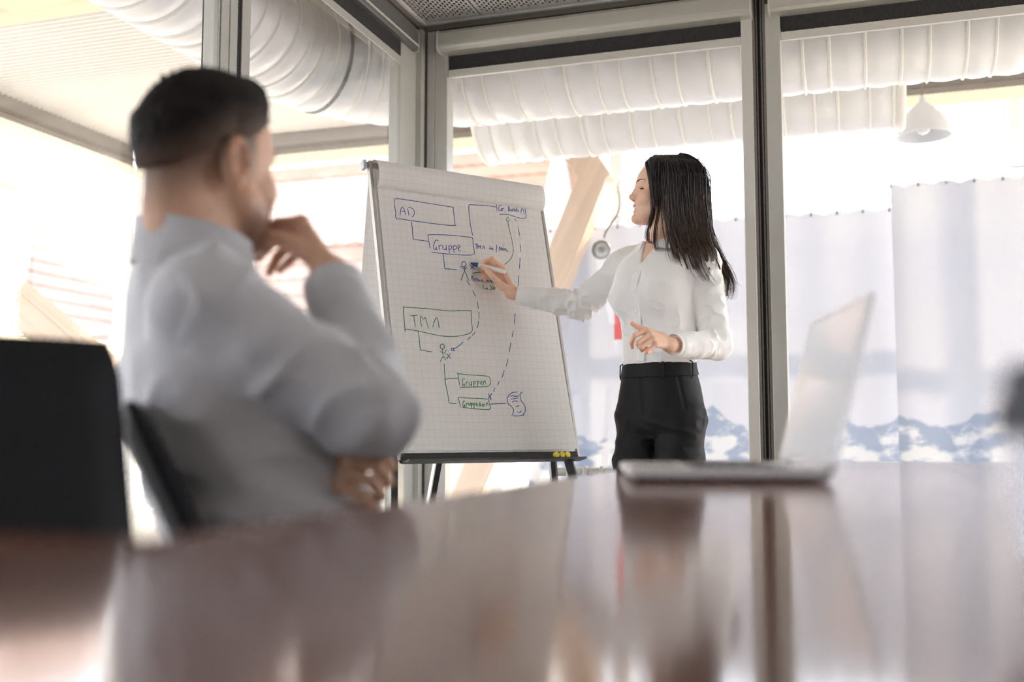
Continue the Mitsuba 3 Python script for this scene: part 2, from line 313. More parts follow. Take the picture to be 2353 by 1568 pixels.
# timber: ceiling beams along x and the inclined braces
t = thing('timber_beam', 'pale knotty timber beam under the hall ceiling at the upper left', 'beam'); put('beam', box(-3.0, -.09, -.60, -.19, HZ - .025, HZ + .02, .004), 'spruce', t)
t = thing('timber_beam', 'pale timber beam above the duct bend beside the left blind', 'beam'); put('beam', box(-.98, 5.4, .06, .80, HZ - .03, HZ + .02, .004), 'spruce', t)
def brace_wood(name, d):
    d = V(*d) / np.linalg.norm(d)
    def fn(p, n, uv):
        a = p.x * d[0] + p.y * d[1] + p.z * d[2]; b = p.x * d[2] - p.z * d[0]
        return mix(mix((.52, .40, .31), (.66, .53, .42), tf(a * 1.5, b * 30, p.y * 30)), (.34, .2, .1), smoothstep(.82, .93, tn(a * 6, b * 18, p.y * 18)) * .5)
    return mat(name, mikit.proc(fn), .5)
brace_wood('brace_left_wood', (.57, 0, -.41)); brace_wood('brace_right_wood', (-.55, 0, -1.1))
t = thing('timber_brace', 'inclined pale timber brace beside the black chair at the left edge', 'brace')
put('beam', beam((-3.0, .5, 1.80), (-.55, .5, .04), .20, .17), 'brace_left_wood', t, smooth=False)
t = thing('timber_brace', 'inclined timber brace between the flipchart and the woman, bent at its top', 'brace')
put('lower_member', beam((-.55, 1.60, .0), (.395, 1.60, 2.26), .16, .165), 'brace_right_wood', t, smooth=False)
put('upper_member', beam((.43, 1.60, 2.215), (.05, 1.60, 2.80), .16, .165), 'brace_right_wood', t, smooth=False)
# round grey wheel on the brace
mat('wheel_grey', (.42, .44, .46), .5)
w = thing('round_fan', 'round grey disc with a hub hanging beside the timber brace', 'fan')
m = trimesh.creation.cylinder(.048, .03, sections=40); m.apply_transform(trimesh.transformations.rotation_matrix(math.pi / 2, [1, 0, 0]) @ np.eye(4)); m.apply_translation([.46, 1.47, 1.82]); put('disc', m, 'wheel_grey', w)
m = trimesh.creation.torus(.048, .007, 40, 8); m.apply_transform(trimesh.transformations.rotation_matrix(math.pi / 2, [1, 0, 0])); m.apply_translation([.46, 1.452, 1.82]); put('rim', m, 'alu_dark', w)
m = trimesh.creation.icosphere(3, .018); m.apply_scale([1, .6, 1]); m.apply_translation([.46, 1.45, 1.82]); put('hub', m, 'alu_dark', w)
put('cable', frame_mesh(smooth_path([(.47, 1.48, 1.89), (.49, 1.50, 1.95), (.53, 1.55, 2.03), (.535, 1.6, 2.10), (.53, 1.9, 2.3)], 20), .006, 6), 'alu_dark', w)
# solid pale lamp standing in for a lamp reflection in the glass
mat('lamp_shade', (.55, .57, .60), .4)
l = thing('reflected_lamp', 'pale bell shaped lamp put below the ducts at the right for a reflection in the glass', 'lamp')
pr = [(.012, 2.57), (.016, 2.545), (.03, 2.53), (.075, 2.49), (.115, 2.44), (.135, 2.39), (.14, 2.355), (.136, 2.355), (.13, 2.39), (.11, 2.436), (.07, 2.486), (.0, 2.52)]
m = trimesh.creation.revolve(np.array(pr)[::-1], sections=48); m.apply_translation([2.15, 1.62, 0]); m.fix_normals(); put('shade', m, 'lamp_shade', l, smooth=50)
put('cord', frame_mesh([(2.15, 1.62, 2.56), (2.15, 1.62, 2.7), (2.15, 1.62, HZ)], .005, 6), 'alu_dark', l)
m = trimesh.creation.icosphere(3, .035); m.apply_translation([2.15, 1.62, 2.40]); put('bulb', m, 'lamp_shade', l)

# printed curtains: sky above, snowy mountains at the foot
def curtain_print(off, red):
    def fn(p, n, uv):
        u, z = p.x + off, p.z
        ridge = .62 + .20 * tn(u * 2.3, 4.1, 0) + .13 * tn(u * 6.5, 1.3, 0) + .05 * tn(u * 22, 9.0, 0) + .20 * dr.maximum(0, 1 - dr.abs(u - 1.02) * 4.2) + .05 * smoothstep(1.5, 2.2, u)
        rock = tf(u * 9 + z * 7, z * 15 - u * 5, 2.0, 4)
        snow = mix((.42, .51, .70), (.88, .92, 1.0), smoothstep(.36, .60, rock + .35 * (ridge - z - .22)))
        sky = mix((.76, .81, .97), (.85, .89, .99), tf(u * 2.2, z * 3.0, 5.0))
        sky = mix(sky, (.70, .76, .89), .35 * smoothstep(.50, .85, tn(u * 5.0, z * .8, 3.0)) * smoothstep(1.1, 1.9, z))
        c = mix(sky, snow, smoothstep(-.012, .012, ridge - z))
        if red: c = mix(c, (.80, .16, .17), smoothstep(.008, .0, dr.abs(p.x - .50) - .03) * smoothstep(1.34, 1.352, z) * smoothstep(1.58, 1.55, z))
        return c * .54
    return fn
for i, (off, red) in enumerate(((0.0, True), (-.35, False))):
    tex = mikit.proc(curtain_print(off, red))
    scene[f'curtain_cloth_{"ab"[i]}'] = {'type': 'principledthin', 'base_color': tex, 'roughness': .8, 'diff_trans': .40, 'spec_trans': 0.0, 'eta': 1.3}
mat('hook_grey', (.20, .21, .23), .5)
def curtain(x0, x1, y, ztop, cloth, label, amp):
    t = thing('curtain', label, 'curtain')
    nx, nz = int((x1 - x0) / .012), 26; xs = np.linspace(x0, x1, nx); zs = np.linspace(.05, 1, nz)
    v = []
    for k in zs:
        sag = .018 * (1 - np.abs(np.cos(np.pi * (xs - x0) / .135))) * (k ** 6)
        w = amp * (np.sin(2 * np.pi * (xs - x0) / .27) + .5 * np.sin(2 * np.pi * (xs) / .41 + 1)) * (.5 + .5 * k)
        v.append(np.stack([xs, y + w, ztop * k - sag], 1))
    v = np.vstack(v); f = []
    i, j = np.meshgrid(np.arange(nz - 1), np.arange(nx - 1), indexing='ij'); a = (i * nx + j).ravel()
    f = np.vstack([np.stack([a, a + 1, a + nx + 1], 1), np.stack([a, a + nx + 1, a + nx], 1)])
    put('cloth', trimesh.Trimesh(v, f, process=False), cloth, t, smooth=True)
    put('wire', frame_mesh([(x0 - .1, y, ztop + .045), ((x0 + x1) / 2, y, ztop + .043), (x1 + .1, y, ztop + .045)], .0022, 6), 'hook_grey', t)
    hk = mikit.ply(join(frame_mesh(smooth_path([(0, 0, -.012), (-.005, 0, .02), (-.006, 0, .042), (0, 0, .05), (.006, 0, .042), (.005, 0, .02), (0, 0, -.012)], 18), .0026, 5), trimesh.creation.icosphere(2, .007).apply_translation([0, 0, -.016])), 'hook_grey', smooth=40)
    for x in np.arange(x0, x1, .135): put('hook', {**hk, 'to_world': T().translate([float(x), y, ztop])}, None, t)
curtain(-.05, 2.02, 1.74, 2.015, 'curtain_cloth_a', 'translucent curtain with mountain print behind the woman and the mullion', .010)
curtain(1.98, 2.75, 1.62, 2.115, 'curtain_cloth_b', 'translucent curtain hung higher at the right behind the laptop', .012)

# ------------------------------------------------------------------ houses outside
mat('roof_tile', mikit.proc(lambda p, n, uv: mix((.20, .075, .05), (.28, .12, .08), tn(p.x * 3, p.y * 3, p.z * 6))), .8)
mat('roof_pale', mikit.proc(lambda p, n, uv: mix((.24, .15, .11), (.32, .21, .16), tn(p.x * 2, p.y * 2, p.z * 5))), .8)
mat('house_wall', (.40, .40, .40), .9)
mat('house_window', (.30, .33, .38), .3)
def roof_courses(holder, a, b, down, n, m_, lift=.03):
    """Tile courses of a roof slope: from ridge a-b down the vector 'down', each course its own slab with a scalloped foot."""
    a, b, down = V(*a), V(*b), V(*down); nrm = np.cross(b - a, down); nrm /= np.linalg.norm(nrm); nrm *= np.sign(nrm[2]); L = np.linalg.norm(b - a); k = max(4, int(L / .3)) * 2
    for i in range(n):
        s0, s1 = i / n, (i + 1.12) / n; tt = np.linspace(0, 1, k + 1); w = .025 * (np.arange(k + 1) % 2)
        P = [a + (b - a) * q + down * s0 + nrm * (.0) for q in tt], [a + (b - a) * q + down * s1 + nrm * (lift + ww) for q, ww in zip(tt, w)], [a + (b - a) * q + down * s1 - nrm * .01 for q in tt]
        v = np.vstack(P); f = []
        for r in range(2):
            for j in range(k): p0 = r * (k + 1) + j; f += [[p0, p0 + 1, p0 + k + 2], [p0, p0 + k + 2, p0 + k + 1]]
        put('tile_course', trimesh.Trimesh(v, f, process=False), m_, holder, smooth=False)
def house(label, x0, x1, y0, y1, zw, zr, ridge, m_, n, wins=(), chim=None):
    t = thing('house', label, 'house')
    put('wall', box(x0, x1, y0, y1, -6, zw), 'house_wall', t)
    if ridge == 'x':
        ym = (y0 + y1) / 2; g = prism([(y0, zw), (y1, zw), (ym, zr - .05)], x1 - x0 - .1)
        M = np.eye(4); M[:3, 0], M[:3, 1], M[:3, 2], M[:3, 3] = V(0, 1, 0), V(0, 0, 1), V(1, 0, 0), V(x0 + .05, 0, 0); g.apply_transform(M); put('gable', g, 'house_wall', t, smooth=False)
        for s, r_ in ((-1, 'roof'), (1, 'roof')):
            d = V(0, s * (y1 - y0 + .6) / 2, -(zr - zw + .25)); rk = put('roof', beam((x0 - .3, ym + d[1] / 2, zr + d[2] / 2 - .06), (x1 + .3, ym + d[1] / 2, zr + d[2] / 2 - .06), np.linalg.norm(d), .06, up=np.cross(V(1, 0, 0), d) * (1 if s < 0 else -1), bev=0), m_, t, smooth=False)
            if s < 0: roof_courses(rk, (x0 - .3, ym, zr), (x1 + .3, ym, zr), d, n, m_)
    else:
        xm = (x0 + x1) / 2; g = prism([(x0, zw), (x1, zw), (xm, zr - .05)], y1 - y0 - .1)
        M = np.eye(4); M[:3, 0], M[:3, 1], M[:3, 2], M[:3, 3] = V(1, 0, 0), V(0, 0, 1), V(0, -1, 0), V(0, y1 - .05, 0); g.apply_transform(M); put('gable', g, 'house_wall', t, smooth=False)
        for s in (1, -1):
            d = V(s * (x1 - x0 + .6) / 2, 0, -(zr - zw + .25)); rk = put('roof', beam((xm + d[0] / 2, y0 - .3, zr + d[2] / 2 - .06), (xm + d[0] / 2, y1 + .3, zr + d[2] / 2 - .06), np.linalg.norm(d), .06, up=np.cross(V(0, 1, 0), d) * (-1 if s > 0 else 1), bev=0), m_, t, smooth=False)
            if s > 0: roof_courses(rk, (xm, y0 - .3, zr), (xm, y1 + .3, zr), d, n, m_)
    for (a0, a1, b0, b1, c0, c1) in wins:
        w = put('window', box(a0, a1, b0, b1, c0, c1), 'white_frame', t); e = .06
        if a1 - a0 > b1 - b0: put('pane', box(a0 + e, a1 - e, b0 - .02, b1 - .05, c0 + e, c1 - e), 'house_window', w)
        else: put('pane', box(a0 + .05, a1 + .02, b0 + e, b1 - e, c0 + e, c1 - e), 'house_window', w)
    if chim: put('chimney', box(*chim), 'roof_pale', t)
    return t
house('pale house with a tiled gable roof seen through the far left window', -19, -13.5, 12.2, 17.5, 3.2, 6.6, 'y', 'roof_pale', 12, [(-13.55, -13.44, 14.2, 15.2, 1.6, 3.0)])
house('large house with a broad tiled roof behind the hand of the seated man', -11.5, -4.0, 13, 20, 3.0, 8.2, 'x', 'roof_pale', 16, [(-7.9, -7.1, 12.9, 13.02, 1.2, 2.6)], None)
house('low annex with a red tiled roof just outside the far left window', -13, -5.2, 5.6, 12.4, 1.0, 2.42, 'x', 'roof_tile', 9)
struct('ground', box(-60, 60, 2.5, 90, -6.3, -6.0), 'hall_floor_mat', 'pale ground far below the windows')
# ------------------------------------------------------------------ furniture
# conference table: dark brown glossy top with a left wing
from shapely.geometry import Polygon, box as sbox
def table_wood(p, n, uv):
    g = tf(p.y * 1.2, p.x * 34 + tn(p.y * 1.5, p.x * 4) * 1.2, 2.0, 4)
    return mix((.095, .040, .026), (.165, .072, .045), g)
scene['table_top_mat'] = {'type': 'twosided', 'bsdf': {'type': 'principled', 'base_color': mikit.proc(table_wood), 'roughness': .105, 'specular': 1.0}}
TZ = .742
main = sbox(1.40, -4.75, 3.05, -1.70); wing = sbox(.15, -4.75, 1.45, -3.665)
outline = main.union(wing).buffer(.03).buffer(-.06).buffer(.03)
tb = thing('conference_table', 'long glossy dark brown conference table filling the foreground', 'table')
def bevelled(poly, z0, z1, b=.003):
    lo, hi = poly.buffer(-b), poly
    m = [prism(hi, z1 - z0 - 2 * b, z0 + b)]
    for za, zb, pa, pb in ((z1 - b, z1, hi, lo), (z0, z0 + b, lo, hi)):
        m.append(prism(lo, zb - za, za))
    return join(m)
put('tabletop', bevelled(outline, TZ - .028, TZ), 'table_top_mat', tb, smooth=False)
mat('leg_metal', (.55, .55, .56), .3, metallic=.7)
for x, y in ((1.62, -1.95), (2.85, -1.95), (1.62, -4.5), (2.85, -4.5), (.35, -4.5), (.35, -3.9)):
    put('leg', join(frame_mesh([(x, y, .01), (x, y, .36), (x, y, TZ - .028)], .035, 24), trimesh.creation.cylinder(.05, .02, sections=24).apply_translation([x, y, .01])), 'leg_metal', tb)

# laptop, its side towards the camera
mat('laptop_silver', (.74, .75, .78), .32, metallic=.55)
mat('laptop_edge', (.10, .08, .08), .4)
mat('key_black', (.04, .04, .045), .5)
scene['laptop_screen'] = {'type': 'twosided', 'bsdf': {'type': 'principled', 'base_color': rgb(.62, .64, .68), 'roughness': .10, 'specular': .8, 'clearcoat': .8, 'clearcoat_gloss': .95}}
LO = V(1.512, -2.893, TZ)
def L(m):
    M = np.eye(4); M[:3, 0], M[:3, 1], M[:3, 3] = V(.9703, .2419, 0), V(-.2419, .9703, 0), LO; m.apply_transform(M); return m
lp = thing('laptop', 'open silver laptop seen from its side on the far part of the table', 'laptop')
put('base', L(box(0, .245, 0, .36, .004, .017, .004)), 'laptop_silver', lp)
put('underside', L(box(.008, .24, .006, .354, .0015, .006)), 'laptop_edge', lp)
k = 0
keys = [L(box(.085 + r * .0195, .085 + r * .0195 + .0165, .03 + c * .0215, .03 + c * .0215 + .018, .0165, .0185, .001)) for r in range(6) for c in range(14)]
for m in keys: put('key', m, 'key_black', lp, smooth=False)
put('touchpad', L(box(.012, .072, .13, .235, .0168, .0174)), 'laptop_edge', lp)
def LID(m):
    m.apply_transform(trimesh.transformations.rotation_matrix(math.radians(14), [0, 1, 0])); m.apply_translation([.243, 0, .016]); return L(m)
put('lid', LID(box(0, .006, 0, .36, .006, .222, .0028)), 'laptop_silver', lp)
put('screen', LID(box(-.0012, .0002, .008, .352, .016, .215, .0005)), 'laptop_screen', lp)
for z0, z1 in ((.214, .221), (.008, .0165)): put('bezel', LID(box(-.0006, .001, .002, .358, z0, z1)), 'laptop_silver', lp)
for y in (.03, .29): put('hinge', L(trimesh.creation.cylinder(.007, .05, sections=20).apply_transform(trimesh.transformations.rotation_matrix(math.pi / 2, [1, 0, 0])).apply_translation([.246, y + .02, .014])), 'laptop_silver', lp)

# chairs: black upholstered shells on cantilever tubes
bump('chair_leather', (.009, .011, .015), lambda p, n, uv: tf(p.x * 500, p.y * 500, p.z * 500), .0004, .55, specular=.2)
mat('chrome', (.78, .77, .72), .18, metallic=.95)
def shell(path, w, th, k=9):
    """A padded panel swept along a side profile (x, z), w wide along y."""
    p = smooth_path([(x, 0, z) for x, z in path], 22); t = np.gradient(p, axis=0); t /= np.linalg.norm(t, axis=1, keepdims=True)
    nrm = np.stack([-t[:, 2], 0 * t[:, 0], t[:, 0]], 1); s = np.linspace(-1, 1, 2 * k + 1); v = []
    u = np.linspace(0, 1, 22); endf = np.clip(np.minimum(u, 1 - u) / .10, 0, 1) ** .5
    for side in (1, -1):
        for i in range(22):
            e = np.clip((1 - np.abs(s)) / .12, 0, 1) ** .5 * endf[i]; ww = w / 2 * (1 - .05 * (1 - endf[i]))
            v.append(p[i] + V(0, 1, 0) * (s * ww)[:, None] + nrm[i] * (side * th / 2 * (.25 + .75 * e))[:, None])
    v = np.vstack(v); c = 2 * k + 1; n = 22; f = []
    for b in (0, n * c):
        for i in range(n - 1):
            for j in range(c - 1):
                a = b + i * c + j; q = [a, a + 1, a + c + 1, a + c]; q = q if b else q[::-1]; f += [[q[0], q[1], q[2]], [q[0], q[2], q[3]]]
    def stitch(l0, l1):
        for j in range(len(l0) - 1): f.extend([[l0[j], l0[j + 1], l1[j + 1]], [l0[j], l1[j + 1], l1[j]]])
    A = np.arange(n * c).reshape(n, c); B = A + n * c
    stitch(A[0], B[0]); stitch(B[-1], A[-1]); stitch(B[:, 0], A[:, 0]); stitch(A[:, -1], B[:, -1])
    m = trimesh.Trimesh(v, f, process=True); m.fix_normals(); return m
def chair(x, y, rz, label, back):
    t = thing('conference_chair', label, 'chair')
    M = trimesh.transformations.rotation_matrix(rz, [0, 0, 1]); M[:3, 3] = V(x, y, 0)
    def P(m): m.apply_transform(M); return m
    put('backrest', P(shell(back, .47, .036)), 'chair_leather', t, smooth=60)
    put('seat', P(shell([(.0, .445), (.16, .435), (.32, .445), (.45, .44)], .47, .05)), 'chair_leather', t, smooth=60)
    for s in (-1, 1):
        q = .215 * s
        put('frame_tube', P(frame_mesh(smooth_path([(-.02, q, .56), (.0, q, .46), (.06, q, .415), (.30, q, .41), (.44, q, .38), (.455, q, .25), (.45, q, .06), (.40, q, .014), (.2, q, .012), (-.08, q, .012)], 60), .0125, 12)), 'chrome', t, smooth=60)
    put('cross_tube', P(frame_mesh([(-.08, -.215, .012), (-.08, 0, .012), (-.08, .215, .012)], .0125, 12)), 'chrome', t)
    return t
chair(.945, -3.392, -.45, 'black chair with a broad dark backrest at the left edge, nearest to the camera', [(.005, .46), (-.035, .60), (-.075, .76), (-.112, .908)])
chair(.948, -2.860, .68, 'black chair that the man in the pale shirt sits on', [(.0, .46), (-.045, .60), (-.105, .73), (-.155, .840)])

# paper cup at the right edge
mat('cup_paper', (.80, .82, .88), .6); mat('cup_lid', (.05, .055, .065), .45)
cp = thing('coffee_cup', 'blurred pale cup with a dark lid at the right edge of the table', 'cup')
c0 = V(1.883, -3.604, TZ)
m = trimesh.creation.revolve(np.array([(0, .001), (.030, .001), (.038, .062), (.0385, .064), (.0365, .064), (.029, .004), (0, .004)]), sections=40); m.apply_translation(c0); put('body', m, 'cup_paper', cp)
m = trimesh.creation.revolve(np.array([(.0405, .058), (.0412, .066), (.0405, .074), (.037, .078), (.036, .090), (.033, .092), (.031, .086), (0, .086), (0, .084), (.03, .08), (.036, .06)]), sections=40); m.apply_translation(c0); m.fix_normals(); put('lid', m, 'cup_lid', cp)

# radiator by the back wall
mat('radiator_paint', (.46, .45, .42), .45)
rd = thing('radiator', 'grey column radiator at the foot of the back window behind the flipchart', 'radiator')
for z in (.655, .12): put('header', frame_mesh([(.615, -.115, z), (.9, -.115, z), (1.29, -.115, z)], .017, 16), 'radiator_paint', rd)
for x in np.arange(.628, 1.29, .0655):
    col = [frame_mesh(smooth_path([(x, -.115 + s * .012, .12), (x, -.115 + s * .032, .17), (x, -.115 + s * .032, .60), (x, -.115 + s * .012, .672)], 12), .0085, 10) for s in (-1, 1)]
    put('column', join(col, trimesh.creation.cylinder(.0235, .013, sections=20).apply_transform(trimesh.transformations.rotation_matrix(math.pi / 2, [0, 1, 0])).apply_translation([x, -.115, .655])), 'radiator_paint', rd)
for x in (.66, 1.25): put('foot', box(x - .01, x + .01, -.14, -.09, 0, .12), 'radiator_paint', rd)
INK_BLUE = '118,1783 120,1672 122,1661;130,1782 154,1787 193,1787 399,1783 593,1779;116,1657 117,1641 121,1631 163,1634 241,1631 412,1630 552,1632 580,1635 594,1639;591,1771 591,1701 589,1641;153,1662 178,1727 198,1674;170,1693 192,1698;218,1721 223,1671;225,1731 243,1730 264,1718 270,1702 263,1678 248,1661;236,1618 238,1574 236,1515 237,1493 251,1490 290,1490 320,1490 351,1488;968,1797 971,1826 971,1849 979,1867 998,1872 1062,1872 1114,1874 1193,1882 1219,1882 1226,1874 1225,1835 1225,1788 1219,1775 1201,1767 1181,1765 1143,1767 1093,1777 1048,1781 989,1771;1010,1846 1001,1847 992,1838 985,1816 988,1804 998,1806 1009,1822;1009,1822 1009,1803;1017,1826 1017,1806;1017,1820 1027,1827 1031,1824;1037,1804 1039,1801;1073,1845 1070,1807;1073,1844 1084,1844 1078,1828 1083,1820 1075,1807 1070,1807;1090,1821 1100,1824 1098,1831 1090,1823 1092,1811 1102,1814;1109,1832 1108,1814;1110,1828 1119,1834;1124,1831 1121,1813;1125,1843 1126,1840;1139,1833 1132,1828 1130,1817 1139,1817;1149,1852 1143,1813;1145,1826 1156,1832 1159,1824 1163,1813;1181,1805 1191,1837 1198,1853 1204,1844 1210,1801;970,1829 935,1830 891,1830 841,1827 791,1823 741,1819 730,1815 726,1806 721,1737 720,1663 723,1618 727,1579;1119,1753 1128,1737;1138,1685 1141,1623;1136,1547 1131,1493;1116,1436 1098,1355;1082,1294 1065,1208;355,1534 359,1490 364,1440;361,1538 431,1548 548,1556 602,1558 717,1559 725,1548 724,1502 724,1447 721,1432 708,1424 627,1413 520,1409 452,1408 372,1408;435,1503 421,1506 404,1486 393,1457 390,1435 399,1431 414,1451;414,1451 416,1427;435,1466 436,1437;436,1457 448,1468 457,1466;469,1470 466,1445 475,1439 491,1448 497,1473;497,1473 494,1439;516,1470 515,1434 517,1420;515,1466 528,1476 539,1468 533,1452 517,1445;553,1474 552,1438 554,1424;555,1470 567,1479 581,1471 574,1454 557,1448;589,1458 606,1471 612,1485 600,1487 591,1469 593,1447 607,1442;464,1404 462,1348 462,1294 505,1296 556,1294;626,1364 633,1363 638,1358 640,1350 639,1341 635,1332 629,1326 621,1322 614,1323 609,1328 606,1335 607,1344 610,1353 616,1360 624,1364 631,1364;623,1327 623,1291;594,1324 609,1312 618,1307;623,1304 634,1312 641,1321;621,1291 601,1253 584,1220;623,1289 636,1256 649,1221;672,1342 690,1324 703,1313;675,1311 694,1331 715,1350;739,1510 760,1510;750,1506 748,1476;759,1477 765,1504 772,1489 783,1504 782,1478;797,1480 812,1504 815,1480;865,1506 864,1485 858,1481 855,1488;882,1494 874,1491 871,1482 879,1481 884,1492;884,1493 884,1482 890,1481;926,1521 913,1466;942,1483 948,1511 957,1484 963,1509;967,1496 974,1498 972,1503 967,1494 971,1486;982,1504 981,1485;983,1525 983,1522;991,1502 990,1484;992,1495 1000,1501 1005,1493 1005,1482 1017,1479;675,1256 676,1225;675,1255 685,1259 685,1251 677,1241;688,1231 698,1235 696,1242 689,1236 689,1224 698,1221;706,1241 707,1224;707,1236 715,1241;727,1242 718,1237 727,1229 718,1222;736,1233 732,1226 738,1222 745,1229 738,1233;755,1235 755,1221;756,1230 765,1236 768,1221;780,1229 788,1233 786,1238 781,1230 785,1220;800,1239 800,1222;801,1232 810,1238 811,1221;824,1234 832,1236 830,1241 824,1234 828,1224;838,1240 838,1223;839,1235 848,1240 849,1224;631,1219 649,1190;673,1144 685,1107;695,1064 699,1020;696,1062 698,1019;699,988 692,941;685,918 677,891 666,870;644,833 621,813;606,800 578,779;538,758 501,730 459,706;459,706 447,713 438,706 439,695 451,693 461,713;456,710 461,692;398,669 424,637;425,670 396,634;1006,996 987,923;968,865 952,820;933,773 912,705;891,649 869,599;847,564 821,514;792,483 776,459;752,436 737,413;692,394 707,353;720,396 688,362;712,389 705,368 710,356;701,320 753,325 822,327;885,402 858,386 841,356 843,329 867,309 881,285 873,258 862,245;871,241 905,240 966,249;974,413 952,388 954,355 980,317 982,287 968,262 957,253;886,408 932,412;872,379 889,384 906,380 936,385;875,360 932,369;882,340 904,348 924,343;907,305 930,314;912,269 927,266 944,273'
INK_GREEN = '106,988 100,906 98,809;113,983 177,985 273,986 376,983 454,981 535,989 634,995;634,993 630,934 627,861 619,839 601,827 552,811 484,798 418,794 340,799 252,812 177,822 121,829 100,826;152,926 202,932;175,927 179,851;227,856 224,908 231,929 247,907 262,922 270,887 277,843;313,855 352,925 362,854;198,821 199,765 198,689 224,684 283,677;373,737 380,735 385,731 387,724 387,716 383,709 377,703 369,701 362,702 356,706 354,712 354,720 357,728 363,733 370,736 378,736;370,703 369,644;352,684 368,672;397,695 379,669;367,646 355,634 345,613;369,644 380,641 383,624;370,594 367,544 363,491;365,488 406,495 468,499;360,485 367,422 373,338 370,330 384,323 425,319;466,533 470,495 470,451;464,531 501,529 580,525 660,523 707,520 719,511 723,478 718,463 704,453 669,444 582,440 477,435;517,496 507,496 498,481 494,460 498,447 509,461;509,461 509,446;524,476 523,449;525,467 537,476;550,473 548,459 557,453 566,461 569,477;569,477 568,450;583,477 583,448 583,439;584,474 595,481 599,472 591,460 584,460;613,481 613,449 614,441;614,478 626,483 630,475 622,464 614,462;640,467 652,473 651,482 641,476 641,461 651,457;664,483 664,459;666,477 678,486 681,474 683,461;451,358 454,331 459,298;453,363 499,362 584,360 677,357 685,356 690,329 697,300 693,288 683,284 660,282 607,284 541,289 475,295;499,338 489,340 481,326 477,308 483,300 493,313;493,313 494,300;507,326 506,306;508,320 517,326;523,327 523,312 531,310 537,327;537,327 536,309;546,327 544,292;547,324 556,327 555,314 546,311;566,327 564,292;566,324 576,327 575,315 566,311;584,316 595,321 591,328 585,319 587,307 597,307;612,331 611,305;612,330 621,330 617,319 623,314 611,305;629,314 638,318 634,324 629,316 633,304 640,306;645,320 645,305;646,316 653,320;663,308 673,332 680,311;972,1375 1003,1397 1037,1431 1059,1473 1067,1514 1066,1577 1057,1645 1051,1702 1051,1729;1038,1730 1047,1751 1057,1761 1063,1750 1066,1733 1050,1727 1038,1730;682,1281 729,1290 787,1303;763,1200 759,1184 765,1172 783,1170;788,1179 786,1168 792,1165 798,1173 794,1178 788,1176;821,1196 828,1199 825,1187 831,1180 824,1166 815,1167;849,1197 839,1196 836,1184 845,1183 845,1171 835,1169;857,1189 850,1182 853,1172 859,1174 862,1186 857,1189'
# ------------------------------------------------------------------ the flipchart
REAR1, REAR2 = (.12, -.40, 0.0), (.70, -.22, 0.0)
FO = V(.396, -1.055, .748); FU = V(.6232, .7821, 0.); FT = V(-.1811, .1451, .9727); FN = np.cross(FU, FT)
def F(s, t, d): return FO + FU * s + FT * t + FN * d
FM = np.eye(4); FM[:3, 0], FM[:3, 1], FM[:3, 2], FM[:3, 3] = FU, FT, FN, FO
def onboard(m): m.apply_transform(FM); return m
def paper(p, n, uv):
    x, y, z = p.x - FO[0], p.y - FO[1], p.z - FO[2]
    s = x * FU[0] + y * FU[1]; t = x * FT[0] + y * FT[1] + z * FT[2]
    def line(v): f = v / .025 - dr.floor(v / .025); return smoothstep(.036, .014, dr.minimum(f, 1 - f))
    g = dr.maximum(line(s + .004), line(t + .004))
    return mix((.80, .785, .765), (.50, .50, .505), g * .40)
scene['paper'] = {'type': 'principledthin', 'base_color': mikit.proc(paper), 'roughness': .8, 'diff_trans': .30, 'spec_trans': 0.0, 'eta': 1.3}
scene['paper_block'] = {'type': 'twosided', 'bsdf': {'type': 'diffuse', 'reflectance': mikit.proc(paper)}}
mat('board_white', (.78, .78, .78), .4); mat('rail_grey', (.42, .40, .37), .4, metallic=.3); mat('black_plastic', (.022, .023, .024), .45); mat('cap_blue_grey', (.52, .55, .62), .4); mat('magnet_yellow', (.80, .63, .02), .4)
mat('ink_blue', (.055, .075, .30), .8); mat('ink_green', (.03, .19, .07), .8)
fc = thing('flipchart', 'white flipchart with a squared paper pad full of blue and green handwriting', 'flipchart')
PW = .684
put('board', onboard(box(-.010, .690, -.02, 1.0, -.016, -.004, .002)), 'board_white', fc)
for s0 in (-.022, .690): put('side_rail', onboard(box(s0, s0 + .012, -.03, 1.028, -.020, .002, .002)), 'rail_grey', fc)
put('clamp_bar', onboard(box(-.034, .70, 1.006, 1.026, -.022, -.006, .003)), 'rail_grey', fc)
for s0 in (-.042, .70): put('bar_cap', onboard(box(s0, s0 + .013, .998, 1.030, -.026, -.002, .002)), 'cap_blue_grey', fc)
# the pad: a block of sheets, its top sheet slightly lifted at the foot
ns, nt = 12, 40
def sheet_mesh(fn):
    v = []; f = []
    for j in range(nt + 1):
        for i in range(ns + 1): v.append(fn(i / ns, j / nt))
    for j in range(nt):
        for i in range(ns): a = j * (ns + 1) + i; f += [[a, a + 1, a + ns + 2], [a, a + ns + 2, a + ns + 1]]
    return trimesh.Trimesh(np.array(v), f, process=False)
pad = put('paper_pad', onboard(box(.001, PW - .001, .006, .99, -.004, .002)), 'paper_block', fc, smooth=False)
SH = lambda s, t: .0035 + .010 * (s / PW) ** 6 * max(0, 1 - t * 2.2) ** 2
put('top_sheet', sheet_mesh(lambda a, b: F(a * PW, b * .935, SH(a * PW, b * .935))), 'paper', pad, smooth=True)
